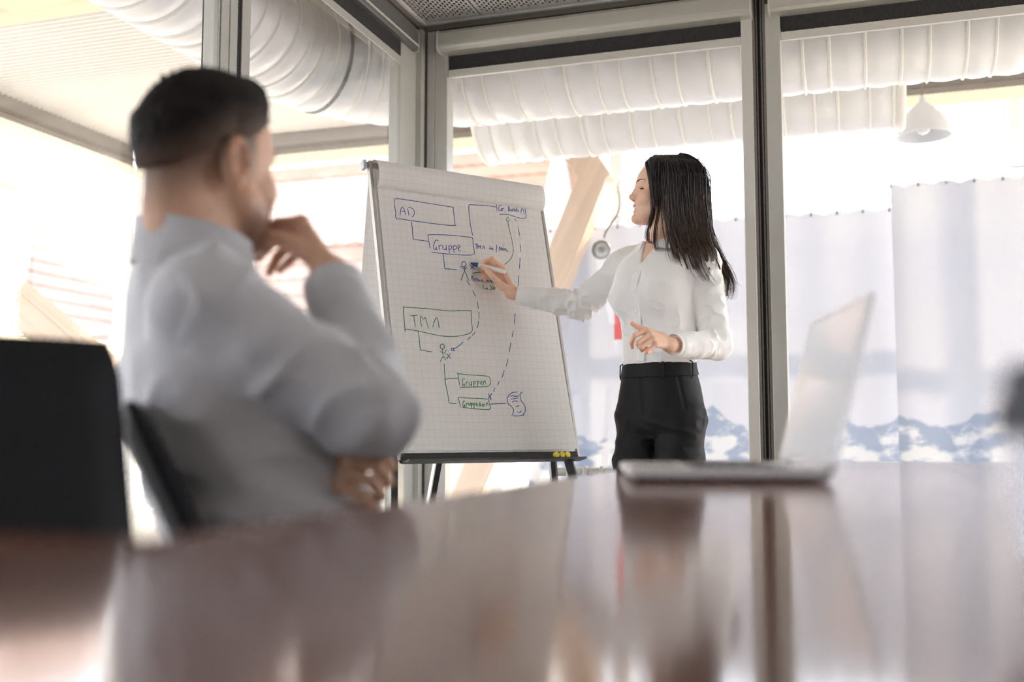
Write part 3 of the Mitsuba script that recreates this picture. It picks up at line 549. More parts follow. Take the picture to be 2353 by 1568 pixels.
# flipped sheets: creased at the clamp, bulging forward over the bar and hanging plumb behind the board
prof = [(.925, .004), (.930, .020), (.948, .033), (.975, .038), (1.003, .034), (1.022, .020), (1.031, .002), (1.030, -.018), (1.022, -.032)]
pf = smooth_path([(t, d, 0) for t, d in prof], 26)[:, :2]
top = F(0, pf[-1][0], pf[-1][1])
roll = [[F(0, t, d) for t, d in pf]]; hang = [top + V(0, 0, -.02 * k) - FN * (.0007 * k) for k in range(1, 33)]
base = np.array(roll[0] + hang) - F(0, 0, 0)
v = []; f = []; NS = 16
for i in range(NS + 1):
    s = -.006 + (PW + .012) * i / NS; v.append(F(s, 0, 0) + base + FU * (-.03 * np.r_[np.zeros(len(pf)), np.linspace(0, 1, len(hang))])[:, None])
nb = len(base); v = np.vstack(v)
for i in range(NS):
    for j in range(nb - 1): a = i * nb + j; f += [[a, a + 1, a + nb + 1], [a, a + nb + 1, a + nb]]
put('flipped_sheet', trimesh.Trimesh(v, f, process=False), 'paper', fc, smooth=True)
# tray, magnets, legs
put('tray', onboard(prism([(-.012, -.006), (-.012, -.036), (.010, -.044), (.055, -.044), (.055, -.037), (.012, -.035), (.0, -.006)], .70).apply_transform(np.array([[0, 0, 1, 0], [0, 1, 0, 0], [1, 0, 0, 0], [0, 0, 0, 1.]]))), 'black_plastic', fc, smooth=False)
scene[fc + '__tray']['to_world'] = T().translate((FU * -.012).tolist())
for k, (nm, s) in enumerate((('leftmost', .588), ('middle', .612), ('rightmost', .636))):
    g = thing('magnet', f'{nm} of the three round yellow magnets on the flipchart tray', 'magnet', 'yellow magnets on the flipchart tray')
    m = join(trimesh.creation.cylinder(.0105, .010, sections=32), trimesh.creation.cylinder(.0085, .012, sections=32)); m.apply_translation([s - .012, -.026 + .0015, .012 + .018]); put('disc', onboard(m), 'magnet_yellow', g, smooth=30)
def leg(a, b, edge=True):
    put('leg', beam(a, b, .022, .030, bev=.003), 'black_plastic', fc, smooth=False)
leg(F(-.02, .0, -.024), F(-.105, -.766, -.024)); leg(F(.66, .0, -.024), F(.80, -.766, -.024))
leg(F(.25, .30, -.036), V(*REAR1)); leg(F(.64, .30, -.036), V(*REAR2))
for a, b in (((.25, .30), REAR1), ((.64, .30), REAR2)): put('leg_trim', beam(F(*a, -.036) + FU * -.013, V(*b) + FU * -.013, .004, .026, bev=0), 'board_white', fc, smooth=False)
def ink(data, w, lift):
    ms = []
    for stroke in data.split(';'):
        q = np.array([[float(c) for c in xy.split(',')] for xy in stroke.split()]) / 2000
        if len(q) > 2:
            s = np.r_[0, np.cumsum(np.linalg.norm(np.diff(q, axis=0), axis=1) + 1e-6)]
            k = max(3, int(s[-1] / .006)); from_ = np.linspace(0, s[-1], k * 2)
            from scipy.interpolate import PchipInterpolator
            q = PchipInterpolator(s, q)(from_)
        t = np.gradient(q, axis=0); t /= np.linalg.norm(t, axis=1, keepdims=True) + 1e-9; nn = np.stack([-t[:, 1], t[:, 0]], 1) * w / 2
        q[0] -= t[0] * w / 2; q[-1] += t[-1] * w / 2
        P = lambda a: np.array([F(x, y, SH(min(max(x, 0), PW), y) + lift) for x, y in a]); v = np.vstack([P(q + nn), P(q - nn)]); n_ = len(q)
        f = [[i, n_ + i, n_ + i + 1] for i in range(n_ - 1)] + [[i, n_ + i + 1, i + 1] for i in range(n_ - 1)]
        ms.append(trimesh.Trimesh(v, f, process=False))
    return join(ms)
sheet_key = pad
put('handwriting', ink(INK_BLUE, .0026, .0006), 'ink_blue', sheet_key, smooth=False, label='blue marker handwriting and boxes', kind='stuff')
put('handwriting', ink(INK_GREEN, .0024, .0007), 'ink_green', sheet_key, smooth=False, label='green marker handwriting and boxes', kind='stuff')
# ------------------------------------------------------------------ figures: signed distances -> one smooth surface (surface nets)
def norm(v): v = np.asarray(v, float); return v / np.linalg.norm(v)
def smin(a, b, k):
    h = np.clip(.5 + .5 * (b - a) / k, 0, 1); return b * (1 - h) + a * h - k * h * (1 - h)
def smax(a, b, k): return -smin(-a, -b, k)
def cone(p, a, b, ra, rb):
    a, b = np.asarray(a, np.float32), np.asarray(b, np.float32); ab = b - a; h = np.clip((p - a) @ ab / (ab @ ab + 1e-12), 0, 1)
    return np.linalg.norm(p - a - h[:, None] * ab, axis=1) - (ra + (rb - ra) * h)
def chain(p, pts, rs, k=.01):
    d = None
    for i in range(len(pts) - 1):
        c = cone(p, pts[i], pts[i + 1], rs[i], rs[i + 1]); d = c if d is None else smin(d, c, k)
    return d
def ellip(p, c, r, R=None):
    q = p - np.asarray(c, np.float32)
    if R is not None: q = q @ np.asarray(R, np.float32).T          # rows of R: the ellipsoid's axes
    r = np.asarray(r, np.float32); k0 = np.linalg.norm(q / r, axis=1); k1 = np.linalg.norm(q / (r * r), axis=1)
    return k0 * (k0 - 1) / np.maximum(k1, 1e-6)
def loft(z, x, y, tab, n=2.0):
    """Distance to a stack of superellipses: rows (z, x centre, half depth front, half depth back, half width)."""
    t = np.asarray(tab, float); o = np.argsort(t[:, 0]); t = t[o]
    from scipy.interpolate import PchipInterpolator
    zz = np.clip(z, t[0, 0], t[-1, 0]); c, f, b, w = [PchipInterpolator(t[:, 0], t[:, i])(zz) for i in (1, 2, 3, 4)]
    dx = x - c; A = np.where(dx > 0, f, b); g = ((np.abs(dx) / A) ** n + (np.abs(y) / w) ** n) ** (1 / n)
    d = (g - 1) * np.minimum(A, w) * np.where(g < 1, 1, .9)
    return np.maximum(d, np.maximum(t[0, 0] - z, z - t[-1, 0]))
def surface(fn, lo, hi, h, block=14):
    """Surface nets of fn = 0 on a grid of step h; only blocks near the surface are evaluated."""
    lo, hi = np.asarray(lo, float), np.asarray(hi, float); n = np.ceil((hi - lo) / h / block).astype(int) * block + 1
    D = np.full(n, 1.0, np.float32); nb = (n - 1) // block
    B = np.stack(np.meshgrid(*[np.arange(k) for k in nb], indexing='ij'), -1).reshape(-1, 3)
    cen = (lo + (B + .5) * block * h).astype(np.float32); dc = fn(cen); near = np.abs(dc) < block * h * .87 * 1.35 + 2 * h
    for b_, d_ in zip(B[~near], dc[~near]):
        s = b_ * block; D[s[0]:s[0] + block + 1, s[1]:s[1] + block + 1, s[2]:s[2] + block + 1] = np.sign(d_)
    o = np.stack(np.meshgrid(*[np.arange(block + 1)] * 3, indexing='ij'), -1).reshape(-1, 3); Bn = B[near]
    for q in range(0, len(Bn), 40):
        bb = Bn[q:q + 40]; idx = bb[:, None] * block + o[None]; P = (lo + idx.reshape(-1, 3) * h).astype(np.float32)
        val = fn(P); i = idx.reshape(-1, 3); D[i[:, 0], i[:, 1], i[:, 2]] = val
    D = np.where(D == 0, 1e-9, D); S = D < 0
    m = [k - 1 for k in n]; cnt = np.zeros(m, np.int8); acc = np.zeros(m + [3], np.float32)
    for ax in range(3):
        a = [slice(None)] * 3; b = [slice(None)] * 3; a[ax] = slice(0, -1); b[ax] = slice(1, None)
        cr = S[tuple(a)] != S[tuple(b)]; ii = np.argwhere(cr)
        if not len(ii): continue
        da, db = D[tuple(a)][cr], D[tuple(b)][cr]; t = da / (da - db); pt = ii.astype(np.float32); pt[:, ax] += t
        o1, o2 = [k for k in range(3) if k != ax]
        for u in (0, -1):
            for w in (0, -1):
                c = ii.copy(); c[:, o1] += u; c[:, o2] += w
                ok = (c >= 0).all(1) & (c < np.array(m)).all(1); c_ = c[ok]
                np.add.at(cnt, tuple(c_.T), 1); np.add.at(acc, tuple(c_.T), pt[ok])
    act = cnt > 0; vid = np.full(m, -1, np.int64); vid[act] = np.arange(act.sum())
    v = lo + acc[act] / cnt[act][:, None] * h; F_ = []
    for ax in range(3):
        a = [slice(None)] * 3; b = [slice(None)] * 3; a[ax] = slice(0, -1); b[ax] = slice(1, None)
        ii = np.argwhere(S[tuple(a)] != S[tuple(b)]); o1, o2 = (ax + 1) % 3, (ax + 2) % 3
        ii = ii[(ii[:, o1] > 0) & (ii[:, o2] > 0) & (ii[:, o1] < m[o1]) & (ii[:, o2] < m[o2])]
        if not len(ii): continue
        def g(u, w): c = ii.copy(); c[:, o1] += u; c[:, o2] += w; return vid[tuple(c.T)]
        q = np.stack([g(-1, -1), g(0, -1), g(0, 0), g(-1, 0)], 1); ins = S[tuple(ii.T)]
        q = np.where(ins[:, None], q, q[:, ::-1]); F_.append(q[(q >= 0).all(1)])
    q = np.vstack(F_); return trimesh.Trimesh(v, np.vstack([q[:, [0, 1, 2]], q[:, [0, 2, 3]]]), process=False)
def tidy(m, it=4, lam=.45):
    """Taubin smoothing over the edge graph."""
    from scipy.sparse import coo_matrix, diags
    e = np.vstack([m.faces[:, [0, 1]], m.faces[:, [1, 2]], m.faces[:, [2, 0]]]); e = np.unique(np.sort(e, 1), axis=0); n = len(m.vertices)
    A = coo_matrix((np.ones(2 * len(e)), (np.r_[e[:, 0], e[:, 1]], np.r_[e[:, 1], e[:, 0]])), shape=(n, n)).tocsr()
    A = diags(1 / np.maximum(np.asarray(A.sum(1)).ravel(), 1)) @ A; v = np.array(m.vertices)
    for _ in range(it):
        v = v + lam * (A @ v - v); v = v - (lam + .02) * (A @ v - v)
    m.vertices = v; return m
def project(fn, p, it=6):
    """Moves points onto the surface fn = 0."""
    p = np.array(p, float); e = 1e-3
    for _ in range(it):
        d = fn(p.astype(np.float32)); g = np.stack([fn((p + V(*k)).astype(np.float32)) - fn((p - V(*k)).astype(np.float32)) for k in ((e, 0, 0), (0, e, 0), (0, 0, e))], 1) / (2 * e)
        g /= np.maximum((g * g).sum(1, keepdims=True), .2); p -= d[:, None] * g
    return p
SEAT = np.eye(4); SEAT[:3, 0], SEAT[:3, 1], SEAT[:3, 3] = RIGHT, AHEAD, V(EYE[0], EYE[1], 0)     # figures stand in a frame of their own: across, ahead, up
def seat(m): m.apply_transform(SEAT); return m
class Frame:
    """A local frame: origin o, axes fwd, left, up (orthonormalised)."""
    def __init__(s, o, f, up=(0, 0, 1)):
        s.o = V(*o); s.f = norm(f); s.l = norm(np.cross(up, s.f)); s.u = np.cross(s.f, s.l); s.R = np.stack([s.f, s.l, s.u])
    def loc(s, p): return (p - s.o.astype(np.float32)) @ s.R.T.astype(np.float32)
    def out(s, q): return s.o + np.asarray(q, float) @ s.R
def hand_sdf(p, wrist, fingers, thumb, sc=1.0, palm_back=None):
    """fingers: four lists MCP, PIP, DIP, tip (index first); thumb: CMC, MCP, IP, tip."""
    w = np.asarray(wrist, float); d = None
    for k, f in enumerate(fingers):
        r = np.array([.0092, .0084, .0074, .0062]) * sc * (1, 1.03, .97, .86)[k]
        c = chain(p, f, r, .003); d = c if d is None else np.minimum(d, c)
    pm = None
    for k, f in enumerate(fingers):
        a = w + (np.asarray(f[0]) - w) * .12
        c = cone(p, a, f[0], .0145 * sc, .0105 * sc); pm = c if pm is None else smin(pm, c, .010)
    th = chain(p, thumb, np.array([.0145, .0115, .0098, .0078]) * sc, .005)
    th = smin(th, cone(p, w, thumb[0], .016 * sc, .015 * sc), .008)
    pm = smin(pm, th, .010)
    return smin(pm, d, .005)
def folds(p, axis, f0, seed, amp, sharp=1.6):
    """Cloth folds: ridged noise stretched along an axis."""
    ax = norm(axis); q = p.astype(float); al = q @ ax; per = q - al[:, None] * ax
    n = meshkit.noise(per * f0 + (al * f0 * .28)[:, None] * ax + seed, seed); n2 = meshkit.noise(per * f0 * 2.1 + (al * f0 * .6)[:, None] * ax + seed + 7, seed + 3)
    return amp * ((1 - np.abs(2 * n - 1)) ** sharp - .45 + .4 * ((1 - np.abs(2 * n2 - 1)) ** sharp - .45))
def creases(p, axis, f0, seed, amp):
    """Cloth folds that run along an axis, as a height over the surface: sharp ridges, soft valleys, wandering and fading."""
    ax = norm(axis); q = np.asarray(p, float); al = q @ ax; per = q - al[:, None] * ax
    wob = meshkit.noise(q * 8 + seed * 1.7, seed + 11)[:, None] - .5
    n = meshkit.noise(per * f0 + (al * f0 * .14)[:, None] * ax + wob * 1.2 + seed, seed)
    fade = np.clip(meshkit.noise(q * 10 + seed * 3.1, seed + 17) * 2.4 - .5, 0, 1)
    r = 1 - np.abs(2 * n - 1); return amp * (r ** 2.4 - .22) * fade
def drape(m, fn, it=1):
    """Moves a mesh's vertices along its normals by fn(vertices)."""
    m.vertices = m.vertices + np.array(m.vertex_normals) * fn(np.array(m.vertices))[:, None]; return tidy(m, it) if it else m
def ribbon_tube(path, w, th, sides=6):
    return frame_mesh(path, w, sides, True, th)
# ------------------------------------------------------------------ the woman at the flipchart
scene['skin'] = {'type': 'twosided', 'bsdf': {'type': 'principled', 'base_color': {'type': 'mesh_attribute', 'name': 'vertex_color'}, 'roughness': .48, 'specular': .35, 'sheen': .15}}
scene['hair_mat'] = {'type': 'twosided', 'bsdf': {'type': 'principled', 'base_color': {'type': 'mesh_attribute', 'name': 'vertex_color'}, 'roughness': .36, 'specular': .45, 'anisotropic': .4}}
bump('shirt_white', (.83, .825, .82), lambda p, n, uv: tn(p.x * 900, p.y * 900, p.z * 900), .0002, .75, sheen=.3)
bump('trouser_black', (.011, .011, .012), lambda p, n, uv: tn(p.x * 1200, p.y * 1200, p.z * 500), .0003, .6, sheen=.2, specular=.2)
mat('button_pearl', (.80, .79, .77), .3); mat('shoe_black', (.02, .02, .02), .3)
mat('teeth_white', (.82, .79, .74), .25); mat('lash_black', (.012, .009, .008), .6); mat('brow_brown', (.085, .052, .04), .8)
scene['eye_mat'] = {'type': 'twosided', 'bsdf': {'type': 'principled', 'base_color': {'type': 'mesh_attribute', 'name': 'vertex_color'}, 'roughness': .12, 'specular': .6}}
w = thing('person', 'woman in a white shirt and black trousers drawing on the flipchart, seen in profile', 'person')
HD = Frame((.528, 3.450, 1.600), (-1.0, .03, 0))
FACE = [(-.100, .035, .070, .040, .020), (-.092, .035, .083, .045, .031), (-.079, .035, .0875, .055, .042), (-.066, .035, .082, .06, .050), (-.057, .035, .082, .06, .053), (-.045, .035, .0805, .06, .057),
        (-.037, .035, .082, .06, .059), (-.020, .035, .077, .06, .063), (0.0, .035, .071, .06, .066), (.010, .035, .0695, .06, .066), (.027, .035, .0715, .06, .0655), (.039, .035, .074, .06, .066), (.060, .035, .068, .06, .066), (.085, .03, .055, .06, .058)]
def lips_d(q, s=1):
    u = chain(q, [(.101, .0245, -.0495), (.1125, .014, -.0425), (.1165, .0035, -.0385), (.1165, -.0035, -.0385), (.1125, -.014, -.0425), (.101, -.0245, -.0495)], [.003, .0046, .0050, .0050, .0046, .003], .003)
    l = chain(q, [(.101, .0245, -.0505), (.112, .013, -.0570), (.1145, .0, -.0588), (.112, -.013, -.0570), (.101, -.0245, -.0505)], [.003, .0050, .0060, .0050, .003], .003)
    return u, l
EYES = [(.0800, .031, .0085), (.0800, -.031, .0085)]
def head_sdf(q, fem=True):
    x, y, z = q[:, 0], q[:, 1], q[:, 2]
    d = ellip(q, (.005, 0, .040), (.098, .0735, .078))
    d = smin(d, loft(z, x, y, FACE, 2.35), .018)
    d = smin(d, cone(q, (.040, .050, -.045), (.085, .022, -.079), .016, .015), .018); d = smin(d, cone(q, (.040, -.050, -.045), (.085, -.022, -.079), .016, .015), .018)
    d = smin(d, ellip(q, (.109, 0, -.083), (.0165, .018, .0145)), .012)
    for s in (1, -1):
        d = smin(d, ellip(q, (.078, s * .044, -.018), (.022, .018, .020)), .018)
        d = smax(d, -ellip(q, (.107, s * .0345, .009), (.0195, .0150, .0095)), .008)
        d = smin(d, cone(q, (.101, s * .012, .034), (.088, s * .045, .034), .0075, .006), .009)
    d = smin(d, chain(q, [(.101, 0, .032), (.1125, 0, .010), (.1262, 0, -.0075)], [.0090, .0080, .0070], .006), .010)
    d = smin(d, cone(q, (.097, 0, .022), (.1075, 0, -.012), .0115, .0145), .008)
    d = smin(d, ellip(q, (.1275, 0, -.0095), (.0085, .0086, .0080)), .005)
    for s in (1, -1): d = smin(d, ellip(q, (.1165, s * .0115, -.0145), (.0095, .0060, .0070)), .005)
    d = smin(d, cone(q, (.124, 0, -.0165), (.115, 0, -.0255), .0045, .005), .006)
    for s in (1, -1): d = smax(d, -ellip(q, (.1210, s * .0062, -.0210), (.0048, .0026, .0036)), .002)
    d = smax(d, -ellip(q, (.116, 0, -.0305), (.004, .0045, .005)) - .0025, .006)
    u, l = lips_d(q)
    d = smin(smin(d, u, .004), l, .004)
    d = smax(d, -ellip(q, (.108, 0, -.0485), (.017, .0210, .0066)), .0025)
    for c in EYES:
        lid = ellip(q, c, (.0138, .0138, .0138)); lid = smax(lid, -ellip(q, (c[0] + .0125, c[1] + (.002 if c[1] > 0 else -.002), c[2] - .0012), (.0105, .0140, .0056)), .001)
        d = smin(d, lid, .0035)
    for s in (1, -1): d = smin(d, ellip(q, (-.004, s * .072, -.004), (.016, .008, .029)), .006)
    return d
NECK0, NECK1 = V(.531, 3.452, 1.535), V(.505, 3.466, 1.41)
TF = Frame((.487, 3.452, 0), (-.70, -.714, 0))
RH = dict(wrist=(.010, 3.675, 1.295), fingers=[[(-.031, 3.700, 1.393), (-.067, 3.692, 1.425), (-.091, 3.698, 1.417), (-.104, 3.699, 1.403)], [(-.030, 3.718, 1.380), (-.077, 3.715, 1.412), (-.101, 3.712, 1.395), (-.104, 3.704, 1.382)],
          [(-.031, 3.730, 1.365), (-.077, 3.728, 1.393), (-.099, 3.717, 1.370), (-.095, 3.709, 1.348)], [(-.033, 3.735, 1.350), (-.085, 3.733, 1.375), (-.105, 3.722, 1.362), (-.112, 3.715, 1.345)]],
          thumb=[(-.030, 3.664, 1.319), (-.063, 3.655, 1.351), (-.084, 3.667, 1.376), (-.103, 3.684, 1.394)])
LH = dict(wrist=(.488, 3.190, 1.072), fingers=[[(.408, 3.145, 1.113), (.368, 3.122, 1.096), (.360, 3.138, 1.077), (.364, 3.152, 1.062)], [(.415, 3.133, 1.100), (.375, 3.112, 1.072), (.382, 3.138, 1.066), (.401, 3.152, 1.068)],
          [(.424, 3.129, 1.085), (.385, 3.110, 1.059), (.391, 3.136, 1.054), (.410, 3.152, 1.058)], [(.432, 3.130, 1.069), (.402, 3.116, 1.047), (.408, 3.138, 1.046), (.424, 3.152, 1.052)]],
          thumb=[(.460, 3.185, 1.095), (.420, 3.184, 1.113), (.392, 3.182, 1.124), (.368, 3.176, 1.137)])
R_SH, R_EL, R_WR = V(.408, 3.565, 1.385), V(.243, 3.650, 1.250), V(.012, 3.6755, 1.2935)
L_SH, L_EL, L_WR = V(.618, 3.372, 1.365), V(.664, 3.378, 1.090), V(.488, 3.190, 1.072)
def skin_top(p):
    d = head_sdf(HD.loc(p))
    d = smin(d, cone(p, NECK0, NECK1, .049, .053), .020)
    d = smin(d, cone(p, NECK1 + V(0, 0, .012), V(.487, 3.452, 1.30), .052, .070), .03)
    q = TF.loc(p); d = smin(d, ellip(q, (.004, 0, 1.345), (.076, .11, .07)), .03)
    return d
def skin_core(p):
    q = TF.loc(p); d = loft(q[:, 2], q[:, 0], q[:, 1], [(.84, 0, .06, .06, .09), (.95, 0, .07, .07, .105), (1.08, 0, .07, .07, .10), (1.25, 0, .085, .08, .115), (1.36, 0, .06, .06, .12)])
    for s in (.076, -.076): d = smin(d, chain(q, [(0, s, .86), (.015, s, .48), (-.01, s, .09)], [.045, .038, .030], .02), .02)
    for a, b, c in ((R_SH, R_EL, R_WR), (L_SH, L_EL, L_WR)): d = smin(d, chain(p, [a, b, c], [.035, .030, .022], .015), .02)
    return d
def arm_end(H, el):
    wr = V(*H['wrist']); far = wr + norm(el - wr) * .10
    return lambda p: smin(hand_sdf(p, wr, H['fingers'], H['thumb'], .93), chain(p, [wr - norm(el - wr) * .012, wr + norm(el - wr) * .03, far], [.021, .0215, .027], .01), .014)
m_head = tidy(surface(skin_top, (.38, 3.30, 1.27), (.68, 3.60, 1.73), .0020), 3)
def skin_color(m, base, fn=None):
    v = np.array(m.vertices); n = meshkit.fbm(v * 60, 3)[:, None]
    c = np.array(base) * (.95 + .10 * n); return fn(v, c) if fn else c
SK_W = (.80, .515, .375)
def paint_face(v, c):
    q = HD.loc(v.astype(np.float32)); u, l = lips_d(q); x, y, z = q.T
    lip = np.clip(1 - (np.minimum(u, l) - .0002) / .0014, 0, 1)[:, None] * (x > .098)[:, None]; c = c * (1 - lip) + np.array((.62, .23, .21)) * lip
    ck = np.exp(-(((x - .075) / .03) ** 2 + ((np.abs(y) - .05) / .03) ** 2 + ((z + .02) / .026) ** 2))[:, None] * .35; c = c * (1 - ck) + np.array((.76, .38, .28)) * ck
    nos = (ellip(q * np.array([1, 1, 1], np.float32), (.1210, .0062, -.0210), (.0040, .0021, .0031)) < .0006) | (ellip(q, (.1210, -.0062, -.0210), (.0040, .0021, .0031)) < .0006); c[nos] = (.16, .06, .045)
    for e in EYES:
        r = np.linalg.norm(q - np.array(e, np.float32), axis=1); sh = np.clip(1 - np.abs(r - .0138) / .004, 0, 1) * np.clip((z - e[2] + .001) / .004, 0, 1) * (x > e[0]) * .5
        c = c * (1 - sh[:, None]) + np.array((.46, .26, .19)) * sh[:, None]
    mouth = ellip(q, (.108, 0, -.0485), (.0165, .0205, .0060)) < .0004; c[mouth] = (.20, .05, .045)
    return c
cols = [skin_color(m_head, SK_W, paint_face)]
m_core = surface(skin_core, (-.02, 3.10, .02), (.78, 3.75, 1.42), .012); cols.append(skin_color(m_core, SK_W))
def nail_tint(H):
    def f(v, c):
        for t in H['fingers'] + [H['thumb']]:
            k = np.clip(1 - np.linalg.norm(v - V(*t[3]), axis=1) / .016, 0, 1)[:, None] * .35; c = c * (1 - k) + np.array((.78, .42, .33)) * k
            for j in t[1:3]: k = np.clip(1 - np.linalg.norm(v - V(*j), axis=1) / .012, 0, 1)[:, None] * .22; c = c * (1 - k) + np.array((.70, .36, .26)) * k
        return c
    return f
m_rh = tidy(surface(arm_end(RH, R_EL), (-.145, 3.62, 1.25), (.13, 3.76, 1.45), .0017), 2); cols.append(skin_color(m_rh, SK_W, nail_tint(RH)))
m_lh = tidy(surface(arm_end(LH, L_EL), (.33, 3.08, 1.01), (.58, 3.30, 1.16), .0017), 2); cols.append(skin_color(m_lh, SK_W, nail_tint(LH)))
body = join(m_head, m_core, m_rh, m_lh); put('body', seat(body), 'skin', w, smooth=True, color=np.vstack(cols))
# eyes, lashes, brows, teeth
for e in EYES:
    m = trimesh.creation.icosphere(4, .0124); v = np.array(m.vertices); g = norm((1, .05, -.22)); k = v @ g / .0124
    col = np.where((k > .93)[:, None], V(.02, .012, .01), np.where((k > .78)[:, None], V(.10, .05, .03), V(.72, .68, .66))); m.vertices = HD.out(v + V(*e)); put('eye', seat(m), 'eye_mat', w, smooth=True, color=col)
    s = 1 if e[1] > 0 else -1; al = np.linspace(-.95, 1.05, 15)
    lash = [V(*e) + .0142 * V(math.cos(a) * .985, s * math.sin(a) * .98, .30 - .20 * a * a) for a in al]
    ms = [frame_mesh([HD.out(q) for q in lash], np.interp(al, [-1, 0, 1.05], [.0006, .0011, .0011]), 6)]
    for a in np.linspace(-.7, 1.05, 16):
        q = V(*e) + .0142 * V(math.cos(a) * .985, s * math.sin(a) * .98, .30 - .20 * a * a); o = V(math.cos(a), s * math.sin(a), 0)
        ms.append(frame_mesh([HD.out(q), HD.out(q + o * .004 + V(0, 0, -.0012)), HD.out(q + o * .0075 + V(0, 0, .0008))], [.0005, .0004, .0002], 4))
    put('eyelashes', seat(join(ms)), 'lash_black', w, smooth=True)
    bp = project(head_sdf, [(.103, s * .016, .0350), (.101, s * .021, .0368), (.096, s * .030, .0385), (.089, s * .041, .0375), (.080, s * .050, .033)])
    put('eyebrow', seat(frame_mesh([HD.out(q) for q in smooth_path(bp, 14)], np.interp(np.linspace(0, 1, 14), [0, .3, 1], [.0018, .0030, .0008]), 8, True, .6)), 'brow_brown', w, smooth=True)
tt = []
for k in range(-4, 5):
    a = k * .19; tt.append(trimesh.creation.icosphere(2, 1).apply_scale([.0028, .0042, .0052]).apply_transform(trimesh.transformations.rotation_matrix(a * 1.1, [0, 0, 1])).apply_translation([.0925 + .0235 * math.cos(a), .0215 * math.sin(a), -.0455]))
tm = join(tt); tm.vertices = HD.out(np.array(tm.vertices)); put('teeth', seat(tm), 'teeth_white', w, smooth=True, kind='stuff')

# shirt
SHIRT = [(1.015, 0, .090, .086, .116), (1.04, 0, .099, .095, .127), (1.10, 0, .100, .097, .127), (1.16, .003, .102, .098, .128), (1.225, .008, .116, .100, .138), (1.275, .010, .122, .102, .146), (1.32, .006, .110, .100, .150), (1.36, .0, .090, .094, .152), (1.39, -.004, .074, .084, .132), (1.412, -.006, .062, .070, .090), (1.432, -.006, .056, .062, .066)]
def shirt_sdf(p):
    q = TF.loc(p); x, y, z = q.T; d = loft(z, x, y, SHIRT, 2.15)
    for s in (1, -1): d = smin(d, ellip(q, (.068, s * .062, 1.262), (.052, .058, .056)), .035)
    d = smin(d, cone(p, R_SH + V(.05, -.03, .012), R_SH, .055, .056), .03); d = smin(d, cone(p, L_SH + V(-.05, .03, .015), L_SH + V(0, 0, -.01), .055, .056), .03)
    for (a, b, c) in ((R_SH, R_EL, R_WR), (L_SH, L_EL, L_WR)):
        c2 = c + norm(b - c) * .035; fo = norm(c2 - b)
        s = np.maximum(chain(p, [a, b, c2], [.056, .047, .037], .02), (p - c2) @ fo - .012); d = smin(d, s, .018)
    # neck hole and open front
    d = smax(d, -cone(p, NECK0, NECK1 + V(0, 0, -.005), .056, .060), .004)
    V_ = np.maximum(np.abs(y) - np.maximum(.0, (z - 1.352)) * .36, .035 - x); d = smax(d, -V_, .004)
    return d
# hair: a dark mass along guides and loose strands over it
def hpath(pts, n=26): return smooth_path(np.array(pts, float), n)
side = lambda x, s: [(x * .55 + .012, s * .020, .118), (x * .85 + .006, s * .062, .092), (x, s * .0835, .040), (x - .003, s * .0870, -.03), (x - .008, s * (.086 if s > 0 else .080), -.10), (x - .017, s * (.093 if s > 0 else .08), -.16), (x - .030, s * (.115 if s > 0 else .08), -.215), (x - .048, s * (.138 if s > 0 else .08), -.275)]
back = lambda y: [(-.035, y * .55, .120), (-.082, y * .9, .085), (-.106, y, .025), (-.110, y, -.08), (-.120, y * .95, -.16), (-.150, y * .8 + .01, -.23), (-.176, y * .55 + .035, -.30), (-.176, y * .35 + .055, -.350)]
front = [(.062, .012, .118), (.079, .040, .096), (.0745, .064, .055), (.0690, .0705, .020), (.0625, .0700, -.034), (.0660, .064, -.091), (.0800, .060, -.140), (.0800, .060, -.165), (.0620, .064, -.178)]
front2 = [(.058, .014, .118), (.060, .050, .097), (.056, .076, .050), (.050, .078, .0), (.044, .074, -.06), (.052, .068, -.11), (.057, .066, -.16), (.050, .068, -.20), (.020, .074, -.222), (-.012, .08, -.228)]
fill = lambda x: [(x * .6 + .012, .020, .118), (x * .9 + .006, .058, .096), (x, .0745, .055), (x, .0770, .012), (x - .004, .074, -.035), (x - .006, .070, -.07)]
G = [fill(x) for x in (.030, .042, .054, .064)] + [side(x, 1) for x in np.linspace(.026, -.092, 8)] + [side(x, -1) for x in np.linspace(.05, -.09, 7)] + [back(y) for y in np.linspace(.07, -.07, 7)]
GR = [[.009, .011, .0085, .006, .003, .001]] * 4 + [[.008, .012, .0125, .0125, .012, .010, .006, .002]] * 15 + [[.010, .013, .014, .0145, .013, .012, .006, .001]] * 7
def hair_sdf(p):
    q = HD.loc(p); x, z = q[:, 0], q[:, 2]
    cap = ellip(q, (.006, 0, .042), (.1065, .0815, .0845)); lim = .066 + .024 * np.clip((z - .075) / .03, 0, 1)
    cap = smax(cap, x - lim, .012); cap = smax(cap, -(z + .03 + .10 * np.clip(-x, 0, 1)), .02); d = cap
    for g, r in zip(G, GR): d = smin(d, chain(q, g, r, .004), .007)
    d = smin(d, chain(q, front, [.005, .006, .0052, .0045, .004, .0035, .003, .002, .001], .003), .004)
    al = q.astype(float) * V(130, 130, 9); return d + .0022 * (meshkit.noise(al + 3.3, 5) - .5) * 2
